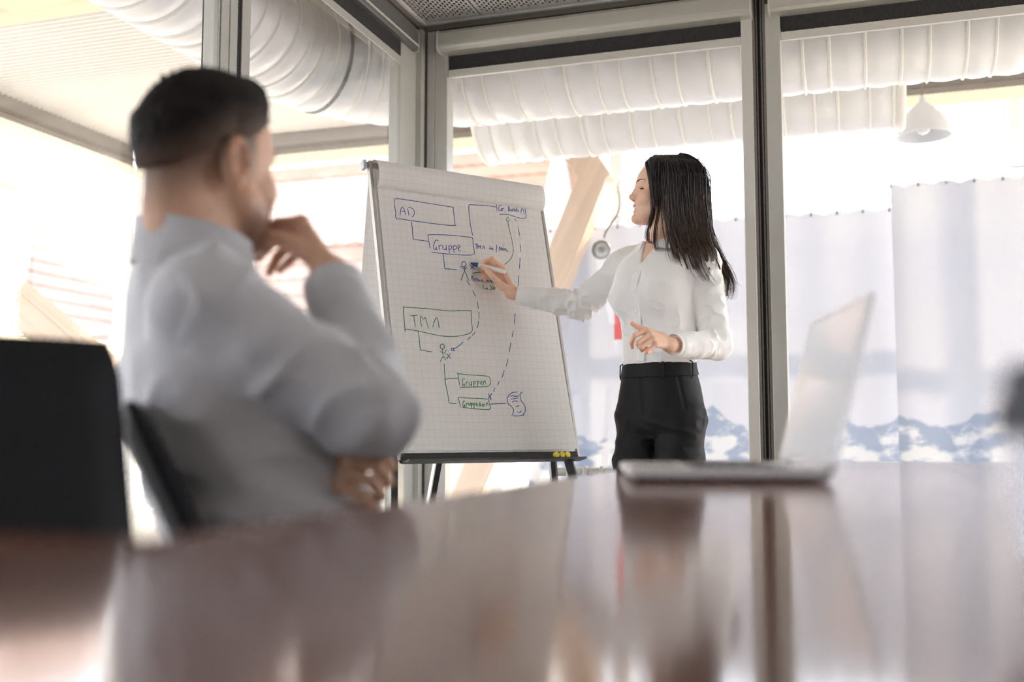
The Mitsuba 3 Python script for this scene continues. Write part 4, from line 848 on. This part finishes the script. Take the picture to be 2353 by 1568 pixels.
def shirt_folds(p):
    """Height of the cloth folds: pulls from bust and armpit, gathers above the waistband, bunching at the elbows."""
    q = TF.loc(p); z = q[:, 2]; low = np.clip((1.17 - z) / .10, 0, 1); arm = np.zeros(len(p)); h = np.zeros(len(p))
    for (a, b, c, sd) in ((R_SH, R_EL, R_WR, 21), (L_SH, L_EL, L_WR, 33)):
        c2 = c + norm(b - c) * .035; w_ = np.clip(1.5 - chain(p.astype(np.float32), [a + (b - a) * .15, b, c2], [.056, .047, .037], .02) / .012, 0, 1) * 1.0
        el = np.exp(-(np.linalg.norm(p - b, axis=1) / .08) ** 2); fo, up_ = norm(c2 - b), norm(b - a); side_ = norm(np.cross(fo, up_)); al = (p - b) @ fo; near_up = np.clip(-al / .03, 0, 1); cuff = np.clip(((c2 - p) @ fo - .05) / .03, 0, 1)
        k = creases(p, norm(side_ + .35 * np.cross(fo, side_)), 38, sd, .0125) * (.08 + el) + creases(p, norm(fo * .55 + side_ * .8), 26, sd + 5, .0085) * (1 - near_up) * (1 - .6 * el) * cuff + creases(p, norm(up_ * .9 + np.cross(up_, side_) * .55), 20, sd + 9, .0105) * (1 - el) * near_up
        h += w_ * k; arm = np.maximum(arm, w_)
    t = low * creases(p, norm(TF.l * .85 - TF.u * .35), 30, 2, .010) + (1 - low) * np.clip((1.37 - z) / .06, 0, 1) * creases(p, norm(TF.l * .75 - TF.u * .65), 17, 5, .010) + creases(p, TF.u, 13, 8, .008) * np.clip((1.30 - z) / .1, 0, 1)
    return 1.35 * (h + (1 - arm) * t * np.clip((z - 1.025) / .04, 0, 1))
def outside(p, gap):
    p = np.array(p, float); e = .002
    for _ in range(3):
        d = shirt_sdf(p.astype(np.float32)); k = d < gap
        if not k.any(): break
        q = p[k]; g = np.stack([shirt_sdf((q + V(*a)).astype(np.float32)) - shirt_sdf((q - V(*a)).astype(np.float32)) for a in ((e, 0, 0), (0, e, 0), (0, 0, e))], 1); g /= np.linalg.norm(g, axis=1, keepdims=True) + 1e-9
        p[k] = q + g * np.minimum(gap - d[k], .03)[:, None]
    return p
m = tidy(surface(hair_sdf, (.42, 3.30, 1.20), (.74, 3.62, 1.75), .0028), 2); m.vertices = outside(m.vertices, .004); tidy(m, 3); hm = [m]; hr = np.random.default_rng(5)
def strand(pts, jit, r0, tip=.15, n=22):
    q = hpath(pts, n); u = np.linspace(0, 1, n)[:, None]; off = hr.normal(0, 1, 3) * V(jit, jit * .6, .002); wob = hr.normal(0, 1, 3) * jit * .8
    q = q + off * np.minimum(1, .25 + u * 1.2) + wob * np.sin(u * hr.uniform(2, 5) + hr.uniform(0, 6)) * u * .7
    w_ = outside(HD.out(q), .007)
    return frame_mesh(w_, r0 * np.interp(u[:, 0], [0, .1, .7, 1], [.5, 1, 1, tip]), 5, True, .6)
out = lambda g, e: [(np.array(k) + norm(np.array(k) * V(1, 1, .25) + 1e-6) * e) for k in g]
for i in range(400):
    k = hr.uniform()
    if k < .12: g = out(fill(hr.uniform(.026, .068)), .006); L = hr.uniform(.6, 1.0)
    elif k < .50: g = out(side(hr.uniform(-.098, .030), 1), .0105); L = hr.uniform(.70, 1.0)
    elif k < .86: g = out(back(hr.uniform(-.07, .082)), .011); L = hr.uniform(.75, 1.0)
    else: g = out(side(hr.uniform(-.09, .05), -1), .010); L = hr.uniform(.7, 1)
    g = np.array(g, float); g[2:-1] += hr.normal(0, 1, 3) * V(.002, .001, .016); q = hpath(g, 30)[:max(8, int(30 * L))]
    if k > .12 and hr.uniform() < .25: q = q.copy(); q[-6:, 0] += np.linspace(0, hr.normal(.0, .018), 6); q[-6:, 1] += np.linspace(0, .012, 6)
    hm.append(strand(q[::2], .0045, hr.uniform(.0010, .0023)))
for i in range(46):
    hm.append(strand(front if i % 3 else front2, .0040, hr.uniform(.0006, .0013)))
loose = [[(.050, .05, .10), (.035, .083, .03), (.025, .088, -.06), (.018, .092, -.14), (.006, .105, -.20), (-.002, .115, -.245)], [(.02, .06, .10), (.0, .09, .02), (-.03, .092, -.08), (-.045, .098, -.17), (-.06, .128, -.24), (-.07, .142, -.28), (-.095, .150, -.315)],
         [(0, .06, .10), (-.03, .09, .03), (-.055, .094, -.08), (-.07, .102, -.18), (-.08, .138, -.25), (-.095, .150, -.29), (-.12, .150, -.325)], [(.04, .05, .1), (.02, .086, .02), (.012, .089, -.08), (.004, .092, -.16), (.006, .112, -.22), (-.006, .122, -.262)],
         [(-.04, .05, .11), (-.10, .05, .02), (-.113, .06, -.1), (-.12, .07, -.18), (-.15, .075, -.25), (-.19, .06, -.262)], [(-.04, .05, .11), (-.10, .04, .02), (-.113, .05, -.1), (-.125, .06, -.18), (-.160, .07, -.25), (-.184, .08, -.31), (-.176, .085, -.365)]]
for i in range(170): hm.append(strand(loose[(0, 1, 2, 3, 4, 5, 5, 5)[i % 8]], .0065, hr.uniform(.0006, .0016)))
hm_all = join(hm); hv = HD.loc(np.array(hm_all.vertices, np.float32)); t_ = np.clip((.02 - hv[:, 2]) / .3, 0, 1)[:, None] * (.35 + .65 * meshkit.noise(hv * V(180, 180, 6) + 2, 3))[:, None]
put('hair', seat(hm_all), 'hair_mat', w, smooth=True, color=V(.012, .0085, .008) * (1 - t_) + V(.075, .040, .026) * t_)

m = drape(tidy(surface(shirt_sdf, (.0, 3.12, .995), (.76, 3.74, 1.46), .0036), 2), shirt_folds, 0)
sk = put('shirt', seat(m), 'shirt_white', w, smooth=True, label='white button-up shirt')
def band(c, ax, prof, squash=1.0, seg=40, ref=(0, 0, 1)):
    """A ring of cloth round an axis: prof = (radius, along)."""
    ax = norm(ax); a = norm(np.cross(ax, ref)); b = np.cross(ax, a); an = np.linspace(0, 2 * np.pi, seg, endpoint=False); v = []
    for r, s in prof: v.append(c + ax * s + r * (np.cos(an)[:, None] * a + np.sin(an)[:, None] * b * squash))
    v = np.vstack(v); f = []; n = len(prof)
    for i in range(n):
        for j in range(seg): p0, p1, p2, p3 = i * seg + j, i * seg + (j + 1) % seg, ((i + 1) % n) * seg + (j + 1) % seg, ((i + 1) % n) * seg + j; f += [[p0, p1, p2], [p0, p2, p3]]
    m = trimesh.Trimesh(v, f, process=False); m.fix_normals(); return m
for (b, c) in ((R_EL, R_WR), (L_EL, L_WR)):
    ax = norm(c - b); o = c + ax * -.014
    put('cuff', seat(band(o, ax, [(.0345, .004), (.0355, -.004), (.0360, -.030), (.0385, -.058), (.0405, -.066), (.0390, -.069), (.036, -.064), (.0335, -.03), (.0325, .003)])), 'shirt_white', sk, smooth=50)
# collar: stand and fold-down leaf round the neck, open at the front
def collar(center, tilt, r0, front_deg, hstand, leaf, tipx, parent, material, xf, lo=0.0, flare=1.0):
    th = np.linspace(-math.pi + math.radians(front_deg), math.pi - math.radians(front_deg), 61); rows = []
    for k, (dr_, dz) in enumerate([(0, 0), (.001, hstand * .6), (.004, hstand), (.008, hstand + .001), (.013, hstand - .007), (.019, hstand - leaf * .55), (.024, hstand - leaf), (.0225, hstand - leaf - .001), (.016, hstand - leaf * .5), (.009, hstand - .008), (.005, .004)]):
        v = []
        for t in th:
            e = (abs(t) / th[-1]) ** 5; dd = dz - (tipx * e if 5 <= k <= 8 else 0) - lo * (abs(t) / math.pi) ** 2; rr = r0 * (1 + .10 * math.cos(t - math.pi)) + (dr_ * flare if k > 3 else dr_) + (.010 * e if 5 <= k <= 8 else 0)
            v.append((-math.cos(t) * rr, math.sin(t) * rr, dd))
        rows.append(v)
    v = np.array(rows); n, c = v.shape[:2]; f = []
    for i in range(n):
        for j in range(c - 1): a, b = i * c + j, ((i + 1) % n) * c + j; f += [[a, a + 1, b + 1], [a, b + 1, b]]
    for j in (0, c - 1):
        for i in range(1, n - 1): f.append([j, i * c + j, (i + 1) * c + j])
    v = xf.out(v.reshape(-1, 3)) if xf else v; m = trimesh.Trimesh(v, f, process=False); m.fix_normals(); return put('collar', seat(m), material, parent, smooth=45)
CF = Frame((.506, 3.463, 1.424), (-.70, -.714, .0), (.05, .02, 1)); collar(None, 0, .0600, 26, .034, .044, .020, sk, 'shirt_white', CF, .03)
# placket and buttons
zs = np.linspace(1.352, 1.022, 34); pl = project(shirt_sdf, [TF.out((.13, .004 * math.sin(z * 25), z)) for z in zs], 8)
pl = pl + TF.f * shirt_folds(pl)[:, None]
nrm = TF.f; rows = []
for q in pl:
    for y, h in ((-.015, .0005), (-.0145, .0024), (.0145, .0030), (.015, .0005)): rows.append(q + TF.l * y + nrm * (h + .0012))
rows = np.array(rows); f = []
for i in range(len(zs) - 1):
    for j in range(3): a = i * 4 + j; f += [[a, a + 1, a + 5], [a, a + 5, a + 4]]
put('placket', seat(trimesh.Trimesh(rows, f, process=False)), 'shirt_white', sk, smooth=False)
for z in (1.33, 1.262, 1.194, 1.126, 1.058):
    q = pl[int(np.argmin(np.abs(zs - z)))] + nrm * .0045; m = trimesh.creation.cylinder(.0052, .002, sections=20); M = np.eye(4); M[:3, 2] = nrm; M[:3, 0] = TF.l; M[:3, 1] = np.cross(nrm, TF.l); M[:3, 3] = q; m.apply_transform(M); put('button', seat(m), 'button_pearl', sk)
# trousers
HIP = [(1.035, 0, .097, .094, .121), (1.0, 0, .101, .100, .127), (.95, 0, .104, .110, .139), (.90, 0, .105, .115, .146), (.86, 0, .103, .113, .148), (.82, 0, .094, .100, .140), (.79, 0, .06, .07, .11)]
def trouser_sdf(p):
    q = TF.loc(p); x, y, z = q.T; d = loft(z, x, y, HIP, 2.25)
    for s, fw in ((1, .004), (-1, .020)):
        l = chain(q, [(0, s * .078, .86), (fw, s * .077, .70), (fw + .004, s * .078, .47), (fw - .02, s * .08, .06)], [.078, .071, .058, .064], .03); d = smin(d, l, .018)
    return np.maximum(d, .075 - z)
def trouser_folds(p):
    q = TF.loc(p); x, y, z = q.T
    h = creases(p, norm(TF.l - .3 * TF.u), 28, 41, .0085) * np.clip((.95 - z) / .1, 0, 1) * np.exp(-((z - .79) / .12) ** 2) + creases(p, norm(TF.u + .3 * TF.l), 16, 47, .008) * np.clip((.98 - z) / .1, 0, 1)
    h -= .0035 * np.exp(-((y - .004 - .010 * np.clip((.95 - z) / .1, -1, 1)) / .003) ** 2) * ((z > .865) & (z < 1.0) & (x > .05))
    for s in (1, -1): h -= .003 * np.exp(-((np.abs(y) - (.118 + (z - .97) * -.22)) / .003) ** 2) * ((z > .88) & (z < .995) & (x > -.02) & (y * s > 0))
    return h
m = drape(tidy(surface(trouser_sdf, (.22, 3.20, .05), (.75, 3.72, 1.035), .0048), 2), trouser_folds, 0); tr = put('trousers', seat(m), 'trouser_black', w, smooth=True, label='black trousers')
def waist(p):
    q = TF.loc(p); x, y, z = q.T; zz = z + .07 * x; d = loft(z, x, y, HIP + [(1.06, 0, .097, .094, .121)], 2.25)
    return smax(smax(np.abs(d) - .0032, np.abs(zz - 1.0125) - .0225, .002), -1, .002)
put('waistband', seat(tidy(surface(waist, (.30, 3.28, .97), (.68, 3.64, 1.06), .0032), 2)), 'trouser_black', tr, smooth=True)
for a in (-.95, .62, 1.50, 2.6, -2.6):
    q = [TF.out(((.100 + g) * math.cos(a), (.126 + g) * math.sin(a), z - .07 * .1 * math.cos(a))) for g, z in ((.002, 1.038), (.0115, 1.032), (.0125, .992), (.008, .983))]
    put('belt_loop', seat(frame_mesh(q, .0035, 6, True, .6)), 'trouser_black', tr)
for s in (1, -1):
    fn = lambda p, s=s: smin(ellip(TF.loc(p), (.06, s * .08, .035), (.115, .042, .034)), ellip(TF.loc(p), (-.03, s * .08, .05), (.045, .036, .05)), .02)
    put('shoe', seat(surface(lambda p: np.maximum(fn(p), -(p[:, 2] - .002)), (.2, 3.1, -.004), (.75, 3.75, .12), .006)), 'shoe_black', w, smooth=True)
# the pen
mat('pen_white', (.80, .80, .80), .35); mat('pen_blue', (.015, .06, .24), .35); mat('pen_tip', (.01, .012, .04), .7)
pn = thing('marker_pen', 'white whiteboard marker with a blue front end held against the flipchart paper', 'marker')
A_, B_ = V(-.1455, 3.7035, 1.4095), V(-.016, 3.668, 1.3705); dx = norm(B_ - A_)
def lathe(prof, o, ax, seg=28):
    ax = norm(ax); a = norm(np.cross(ax, (0, 0, 1.0))); b = np.cross(ax, a); an = np.linspace(0, 2 * np.pi, seg, endpoint=False)
    v = np.vstack([o + ax * s + r * (np.cos(an)[:, None] * a + np.sin(an)[:, None] * b) for s, r in prof]); f = []
    for i in range(len(prof) - 1):
        for j in range(seg): p0, p1, p2, p3 = i * seg + j, i * seg + (j + 1) % seg, (i + 1) * seg + (j + 1) % seg, (i + 1) * seg + j; f += [[p0, p1, p2], [p0, p2, p3]]
    m = trimesh.Trimesh(v, f, process=False); m.fix_normals(); return m
put('tip', seat(lathe([(0, .0), (0.0003, .002), (.006, .003), (.010, .0032), (.010, 0)], A_, dx)), 'pen_tip', pn)
put('grip', seat(lathe([(.008, 0), (.008, .0036), (.014, .0052), (.020, .0072), (.033, .0076), (.033, 0)], A_, dx)), 'pen_blue', pn)
put('barrel', seat(lathe([(.0325, 0), (.0325, .0078), (.045, .0082), (.126, .0082), (.129, .0075), (.130, .0)], A_, dx)), 'pen_white', pn)
put('end_plug', seat(lathe([(.128, 0), (.128, .0070), (.1345, .0070), (.1355, .0060), (.1355, 0)], A_, dx)), 'pen_white', pn)
# ------------------------------------------------------------------ the seated man
bump('shirt_pale', (.52, .525, .56), lambda p, n, uv: tn(p.x * 900, p.y * 900, p.z * 900), .0002, .8, sheen=.3)
scene['hair_short'] = {'type': 'twosided', 'bsdf': {'type': 'principled', 'base_color': {'type': 'mesh_attribute', 'name': 'vertex_color'}, 'roughness': .6, 'specular': .12}}
mat('watch_strap', (.018, .013, .012), .5); mat('watch_case', (.35, .33, .30), .25, metallic=.8)
bump('trouser_navy', (.03, .033, .045), lambda p, n, uv: tn(p.x * 900, p.y * 900, p.z * 900), .0003, .8)
mn = thing('person', 'man in a pale shirt with short dark hair sitting with his hand at his chin', 'person')
MH = Frame((-.455, 1.520, 1.184), (.57, .82, .0)); KS = 1.0
def tall(q): return np.stack([q[:, 0], q[:, 1], np.where(q[:, 2] > 0, q[:, 2] / 1.15, q[:, 2])], 1)          # a high skull
def grow(q): q = np.array(q, float); q[..., 2] = np.where(q[..., 2] > 0, q[..., 2] * 1.15, q[..., 2]); return q
def man_head(q):
    q = tall(q / np.float32(KS)); x, y, z = q.T
    d = head_sdf(q)
    d = smin(d, cone(q, (.030, .054, -.045), (.085, .026, -.090), .018, .017), .018); d = smin(d, cone(q, (.030, -.054, -.045), (.085, -.026, -.090), .018, .017), .018)
    d = smin(d, ellip(q, (.102, 0, -.092), (.022, .025, .018)), .012)
    d = smin(d, cone(q, (.098, .030, .036), (.098, -.030, .036), .010, .010), .012)
    for s in (1, -1):
        R = np.stack([norm((1, s * .45, 0)), norm((-s * .45, 1, 0)), V(0, 0, 1)])
        e = ellip(q, (-.006, s * .080, .004), (.021, .0075, .034), R); e = smax(e, -ellip(q, (.0, s * .0865, .006), (.012, .006, .021), R), .003); e = smin(e, ellip(q, (.0, s * .076, -.026), (.010, .007, .011), R), .006)
        d = smin(d, e, .004)
    return d * np.float32(KS)
MN0, MN1 = V(-.470, 1.515, 1.120), V(-.462, 1.525, 1.015)
UP = norm((-.24, -.02, .97)); TFW = norm(V(.93, .36, 0) - UP * (V(.93, .36, 0) @ UP)); MT = Frame((-.310, 1.535, .455), TFW, UP)
M_SH, M_EL, M_WR = V(-.402, 1.372, .972), V(-.183, 1.382, .830), V(-.262, 1.530, 1.026)
MRH = dict(wrist=(-.262, 1.530, 1.028), fingers=[[(-.319, 1.575, 1.122), (-.361, 1.608, 1.126), (-.378, 1.614, 1.119), (-.388, 1.608, 1.111)], [(-.318, 1.598, 1.117), (-.360, 1.634, 1.115), (-.383, 1.636, 1.096), (-.396, 1.630, 1.076)],
            [(-.311, 1.610, 1.103), (-.352, 1.650, 1.101), (-.371, 1.652, 1.081), (-.381, 1.642, 1.055)], [(-.302, 1.614, 1.088), (-.338, 1.648, 1.087), (-.352, 1.648, 1.072), (-.364, 1.640, 1.058)]],
           thumb=[(-.290, 1.543, 1.062), (-.331, 1.552, 1.086), (-.374, 1.572, 1.101), (-.402, 1.588, 1.109)])
ML_EL, ML_WR = V(-.310, 1.735, .790), V(-.268, 1.508, .752)
MLH = dict(wrist=tuple(ML_WR), fingers=[[(-.214, 1.440, .786), (-.176, 1.420, .776), (-.163, 1.432, .758), (-.170, 1.455, .750)], [(-.218, 1.425, .768), (-.176, 1.403, .758), (-.165, 1.415, .738), (-.176, 1.440, .732)],
            [(-.222, 1.418, .750), (-.182, 1.395, .738), (-.172, 1.410, .720), (-.185, 1.436, .715)], [(-.228, 1.418, .733), (-.194, 1.398, .720), (-.184, 1.413, .705), (-.196, 1.436, .702)]],
           thumb=[(-.240, 1.478, .782), (-.212, 1.455, .802), (-.188, 1.440, .806), (-.165, 1.436, .800)])
def m_skin(p):
    d = man_head(MH.loc(p)); d = smin(d, cone(p, MN0, MN1, .061, .068), .022); d = smin(d, cone(p, MH.out((-.048, 0, -.02)), MH.out((-.046, 0, -.14)), .040, .040), .03)
    q = MT.loc(p); return smin(d, ellip(q, (.01, 0, .52), (.08, .13, .08)), .03)
def m_skin_core(p):
    q = MT.loc(p); d = loft(q[:, 2], q[:, 0], q[:, 1], [(0, 0, .10, .09, .14), (.2, 0, .10, .08, .13), (.40, 0, .09, .08, .15), (.52, 0, .05, .05, .10)])
    for a, b, c in ((M_SH, M_EL, M_WR), (MT.out((0, .18, .485)), ML_EL, ML_WR)): d = smin(d, chain(p, [a, b, c], [.045, .038, .028], .015), .02)
    return d
SK_M = (.60, .365, .255)
def man_paint(v, c):
    q = tall(MH.loc(v.astype(np.float32)) / KS); x, y, z = q.T
    u, l = lips_d(q); lip = np.clip(1 - (np.minimum(u, l) - .0002) / .0014, 0, 1)[:, None] * (x > .098)[:, None]; c = c * (1 - lip) + np.array((.42, .17, .15)) * lip
    nz = meshkit.fbm(v * 300, 2)
    line = .040 + .45 * np.clip(-x - .01, 0, .1) * -1.0 - .30 * np.clip(x - .03, 0, .1) * -1                       # hairline of the fade
    fade = np.clip((z + .030 + .62 * np.clip(-x - .005, 0, .2) - .28 * np.clip(x - .02, 0, .1)) / .075, 0, 1) * (x < .045) * (np.clip((.052 - x) / .02, 0, 1)); fade = fade * (np.linalg.norm(q - np.array((0, 0, .035), np.float32), axis=1) > .06)
    earm = np.clip((np.abs(y) - .0795) / .004, 0, 1) * (np.abs(x + .01) < .03) * (z < .04); fade = fade * (1 - earm)
    c = c * (1 - (.88 * fade)[:, None]) + np.array((.035, .026, .022)) * (.88 * fade)[:, None]
    jaw = np.clip((-.028 - z) / .03, 0, 1) * np.clip((x - .02) / .03, 0, 1) * np.clip((z + .125) / .02, 0, 1); mou = np.clip((.012 - np.abs(np.minimum(u, l))) / .012, 0, 1) * (z < -.03)
    b = np.clip(jaw + .5 * mou, 0, 1) * .62 * (.75 + .5 * nz) * (1 - lip[:, 0]); c = c * (1 - b[:, None]) + np.array((.085, .062, .052)) * b[:, None]
    er = earm[:, None] * .45; return c * (1 - er) + np.array((.60, .26, .18)) * er
m1 = tidy(surface(m_skin, (-.66, 1.30, .90), (-.26, 1.76, 1.40), .0030), 3); cc = [skin_color(m1, SK_M, man_paint)]
m2 = surface(m_skin_core, (-.56, 1.26, .44), (-.10, 1.85, 1.06), .012); cc.append(skin_color(m2, SK_M))
m3_ = tidy(surface(lambda p: smin(hand_sdf(p, MRH['wrist'], MRH['fingers'], MRH['thumb'], 1.12), chain(p, [M_WR - norm(M_EL - M_WR) * .012, M_WR + norm(M_EL - M_WR) * .03, M_WR + norm(M_EL - M_WR) * .10], [.028, .0275, .034], .01), .014), (-.45, 1.46, .93), (-.20, 1.70, 1.17), .0022), 2); cc.append(skin_color(m3_, SK_M, nail_tint(MRH)))
m4 = tidy(surface(lambda p: smin(hand_sdf(p, MLH['wrist'], MLH['fingers'], MLH['thumb'], 1.12), chain(p, [ML_WR, ML_WR + norm(ML_EL - ML_WR) * .03, ML_WR + norm(ML_EL - ML_WR) * .10], [.028, .0275, .034], .01), .014), (-.36, 1.34, .66), (-.12, 1.66, .85), .0022), 2); cc.append(skin_color(m4, SK_M, nail_tint(MLH)))
put('body', seat(join(m1, m2, m3_, m4)), 'skin', mn, smooth=True, color=np.vstack(cc))
for e in EYES:
    m = trimesh.creation.icosphere(3, .0124); v = np.array(m.vertices); k = v @ norm((1, 0, -.05)) / .0124
    col = np.where((k > .93)[:, None], V(.02, .012, .01), np.where((k > .78)[:, None], V(.10, .05, .03), V(.72, .68, .66))); m.vertices = MH.out(grow(v + V(*e)) * KS); put('eye', seat(m), 'eye_mat', mn, smooth=True, color=col)
    s = 1 if e[1] > 0 else -1
    bp = project(man_head, grow([(.110, s * .012, .0345), (.106, s * .022, .038), (.100, s * .034, .039), (.090, s * .050, .035)]) * KS)
    put('eyebrow', seat(frame_mesh([MH.out(q) for q in smooth_path(bp, 14)], np.interp(np.linspace(0, 1, 14), [0, .3, 1], [.003, .0045, .0016]), 8, True, .6)), 'lash_black', mn, smooth=True)
# hair: thick on top with a raised front, cut close at the sides
def m_hair(p):
    q = tall(MH.loc(p) / np.float32(KS)); x, y, z = q.T
    low = .040 - .60 * np.clip(-x - .005, 0, .2) + .28 * np.clip(x - .02, 0, .1)
    th = .0012 + .0175 * np.clip((z - low) / .065, 0, 1) ** .8 * (1 + .4 * np.clip(x / .08, -1, 1))
    top = smin(ellip(q, (.005, 0, .040), (.0985, .0745, .078)), loft(z, x, y, [(-.06, .0, .05, .078, .055), (-.03, .0, .05, .088, .064), (0, .0, .05, .0945, .069), (.05, .0, .05, .09, .07)], 2.2), .01) - th.astype(np.float32)
    top = smax(top, low - z, .004); top = smax(top, x - .086 - .02 * np.clip((z - .09) / .04, 0, 1), .010)
    top = smin(top, ellip(q, (.066, 0, .104), (.032, .050, .034)), .022)
    n = meshkit.noise(q.astype(float) * V(30, 140, 90) + 3, 4) - .5; return (top + .003 * n * np.clip((z - low) / .05, 0, 1)) * np.float32(KS)
mh = tidy(surface(m_hair, (-.66, 1.34, 1.17), (-.26, 1.76, 1.42), .0034), 1); ms = [mh]; hr = np.random.default_rng(9)
for i in range(420):
    th, ph = hr.uniform(-.5, 2.9), hr.uniform(-1.25, 1.25)
    b = V(.004, 0, .044) + V(.104, .081, .086) * V(math.cos(th) * math.cos(ph), math.sin(ph), math.sin(th) * math.cos(ph))
    if b[2] < .075 - .3 * max(0, -b[0] - .02): continue
    fr = np.clip((b[0] - .03) / .05, 0, 1); d = norm(V(.5 + .3 * fr, hr.normal(0, .25), .15 + .7 * fr) + .5 * norm(b - V(.004, 0, .052))); L = hr.uniform(.008, .015)
    ms.append(frame_mesh([MH.out(grow(b + d * L * t + norm(b) * .004 * t * (1 - t)) * KS) for t in (0, .5, 1)], [.0016, .0013, .0003], 4))
hj = join(ms); hq = tall(MH.loc(np.array(hj.vertices, np.float32)) / KS); hl = .040 - .60 * np.clip(-hq[:, 0] - .005, 0, .2) + .28 * np.clip(hq[:, 0] - .02, 0, .1)
hk = np.clip((hq[:, 2] - hl) / .045, 0, 1)[:, None] ** .8; put('hair', seat(hj), 'hair_short', mn, smooth=True, color=V(.11, .072, .053) * (1 - hk) + V(.012, .010, .0095) * hk)
# shirt
MS = [(-.03, 0, .13, .10, .165), (.06, .01, .150, .120, .172), (.16, .015, .148, .125, .170), (.28, .01, .135, .138, .180), (.38, .005, .128, .145, .192), (.46, 0, .105, .138, .192), (.52, -.005, .085, .118, .165), (.575, -.008, .074, .098, .130), (.60, -.01, .066, .084, .096), (.622, -.012, .060, .074, .080)]
def m_shirt(p):
    q = MT.loc(p); x, y, z = q.T; d = loft(z, x, y, MS, 2.2)
    d = smin(d, ellip(q, (-.045, -.09, .40), (.07, .085, .11)), .04); d = smin(d, ellip(q, (-.045, .09, .40), (.07, .085, .11)), .04)
    l_sh = MT.out((0, .175, .47))
    for (a, b, c, rr) in ((M_SH, M_EL, M_WR, (.072, .052, .043)), (l_sh, ML_EL, ML_WR, (.072, .058, .044))):
        c2 = c + norm(b - c) * .035; s = np.maximum(chain(p, [a, b, c2], rr, .03), (p - c2) @ norm(c2 - b) - .012); d = smin(d, s, .022)
    d = smax(d, -cone(p, MN0, MN1 + V(0, 0, -.01), .068, .074), .004); return d
def m_folds(p):
    q = MT.loc(p); z = q[:, 2]; arm = np.zeros(len(p)); h = np.zeros(len(p))
    for (a, b, c, sd, rr) in ((M_SH, M_EL, M_WR, 71, (.072, .052, .043)), (MT.out((0, .175, .47)), ML_EL, ML_WR, 83, (.072, .058, .044))):
        c2 = c + norm(b - c) * .035; w_ = np.clip(1.5 - chain(p.astype(np.float32), [a + (b - a) * .15, b, c2], rr, .03) / .015, 0, 1); el = np.exp(-(np.linalg.norm(p - b, axis=1) / .11) ** 2); fo, up_ = norm(c2 - b), norm(b - a); sd_ = norm(np.cross(fo, up_)); nu = np.clip(-((p - b) @ fo) / .03, 0, 1)
        h += w_ * (creases(p, norm(sd_ + .4 * np.cross(fo, sd_)), 19, sd, .024) * (.12 + el) + creases(p, norm(up_ * .7 + np.cross(up_, sd_) * .7), 14, sd + 3, .016) * (1 - el) * nu + creases(p, norm(fo + sd_), 18, sd + 7, .012) * (1 - el) * (1 - nu)); arm = np.maximum(arm, w_)
    return h + (1 - arm) * (creases(p, norm(MT.l + .6 * MT.f - .3 * MT.u), 15, 61, .022) * np.clip((.42 - z) / .15, .15, 1) + creases(p, norm((.7, .2, -.7)), 12, 66, .016))
ms_ = drape(tidy(surface(m_shirt, (-.66, 1.22, .42), (-.04, 1.88, 1.09), .0055), 2), m_folds); msk = put('shirt', seat(ms_), 'shirt_pale', mn, smooth=True, label='pale grey shirt')
for (b, c) in ((M_EL, M_WR), (ML_EL, ML_WR)):
    ax = norm(c - b); o = c + ax * -.014
    put('cuff', seat(band(o, ax, [(.0455, .004), (.0465, -.004), (.0465, -.030), (.0475, -.066), (.049, -.076), (.0475, -.079), (.044, -.074), (.0435, -.03), (.0430, .003)])), 'shirt_pale', msk, smooth=50)
MC = Frame((-.470, 1.520, 1.060), (.93, .36, 0), (-.03, -.02, 1)); collar(None, 0, .077, 20, .050, .062, .022, msk, 'shirt_pale', MC, .042, .55)
# watch on the left wrist
wt = put('wristwatch', seat(band(ML_WR + norm(ML_EL - ML_WR) * .006, ML_EL - ML_WR, [(.0300, -.011), (.0318, -.010), (.0318, .010), (.0300, .011), (.029, 0)])), 'watch_strap', mn, smooth=40, label='dark wristwatch strap')
ax = norm(ML_WR - ML_EL); oo = norm(np.cross(ax, (0, 0, 1.0))) * -1; m = lathe([(0, 0), (0, .017), (.006, .0185), (.009, .016), (.009, 0)], ML_WR + oo * .029, oo); put('case', seat(m), 'watch_case', wt)
# trousers and shoes
def m_trou(p):
    q = MT.loc(p); d = ellip(q, (.02, 0, .035), (.15, .185, .105))
    F_ = V(.93, .36, 0); Lf = V(-.36, .93, 0)
    for s in (1, -1):
        h, k, a = MT.o + V(0, 0, .065) + Lf * s * .09 - V(.0, 0, .0), MT.o + F_ * .42 + Lf * s * .13 + V(0, 0, .085), MT.o + F_ * .44 + Lf * s * .14; a = V(a[0], a[1], .10)
        d = smin(d, chain(p, [h, k, a], [.088, .066, .055], .03), .025)
    return d
put('trousers', seat(tidy(surface(m_trou, (-.60, 1.25, .03), (.26, 2.05, .66), .009), 2)), 'trouser_navy', mn, smooth=True)
for s in (1, -1):
    F_ = V(.93, .36, 0); Lf = V(-.36, .93, 0); o = MT.o + F_ * .47 + Lf * s * .14; R = np.stack([F_ / np.linalg.norm(F_), Lf / np.linalg.norm(Lf), V(0, 0, 1)])
    put('shoe', seat(surface(lambda p: np.maximum(smin(ellip(p, (o[0], o[1], .035), (.135, .047, .038), R), ellip(p, tuple(V(o[0], o[1], .06) - F_ * .06), (.06, .042, .06), R), .02), .003 - p[:, 2]), tuple(V(o[0], o[1], 0) - .22), tuple(V(o[0], o[1], .35) + V(.22, .22, -.2)), .008)), 'shoe_black', mn, smooth=True)
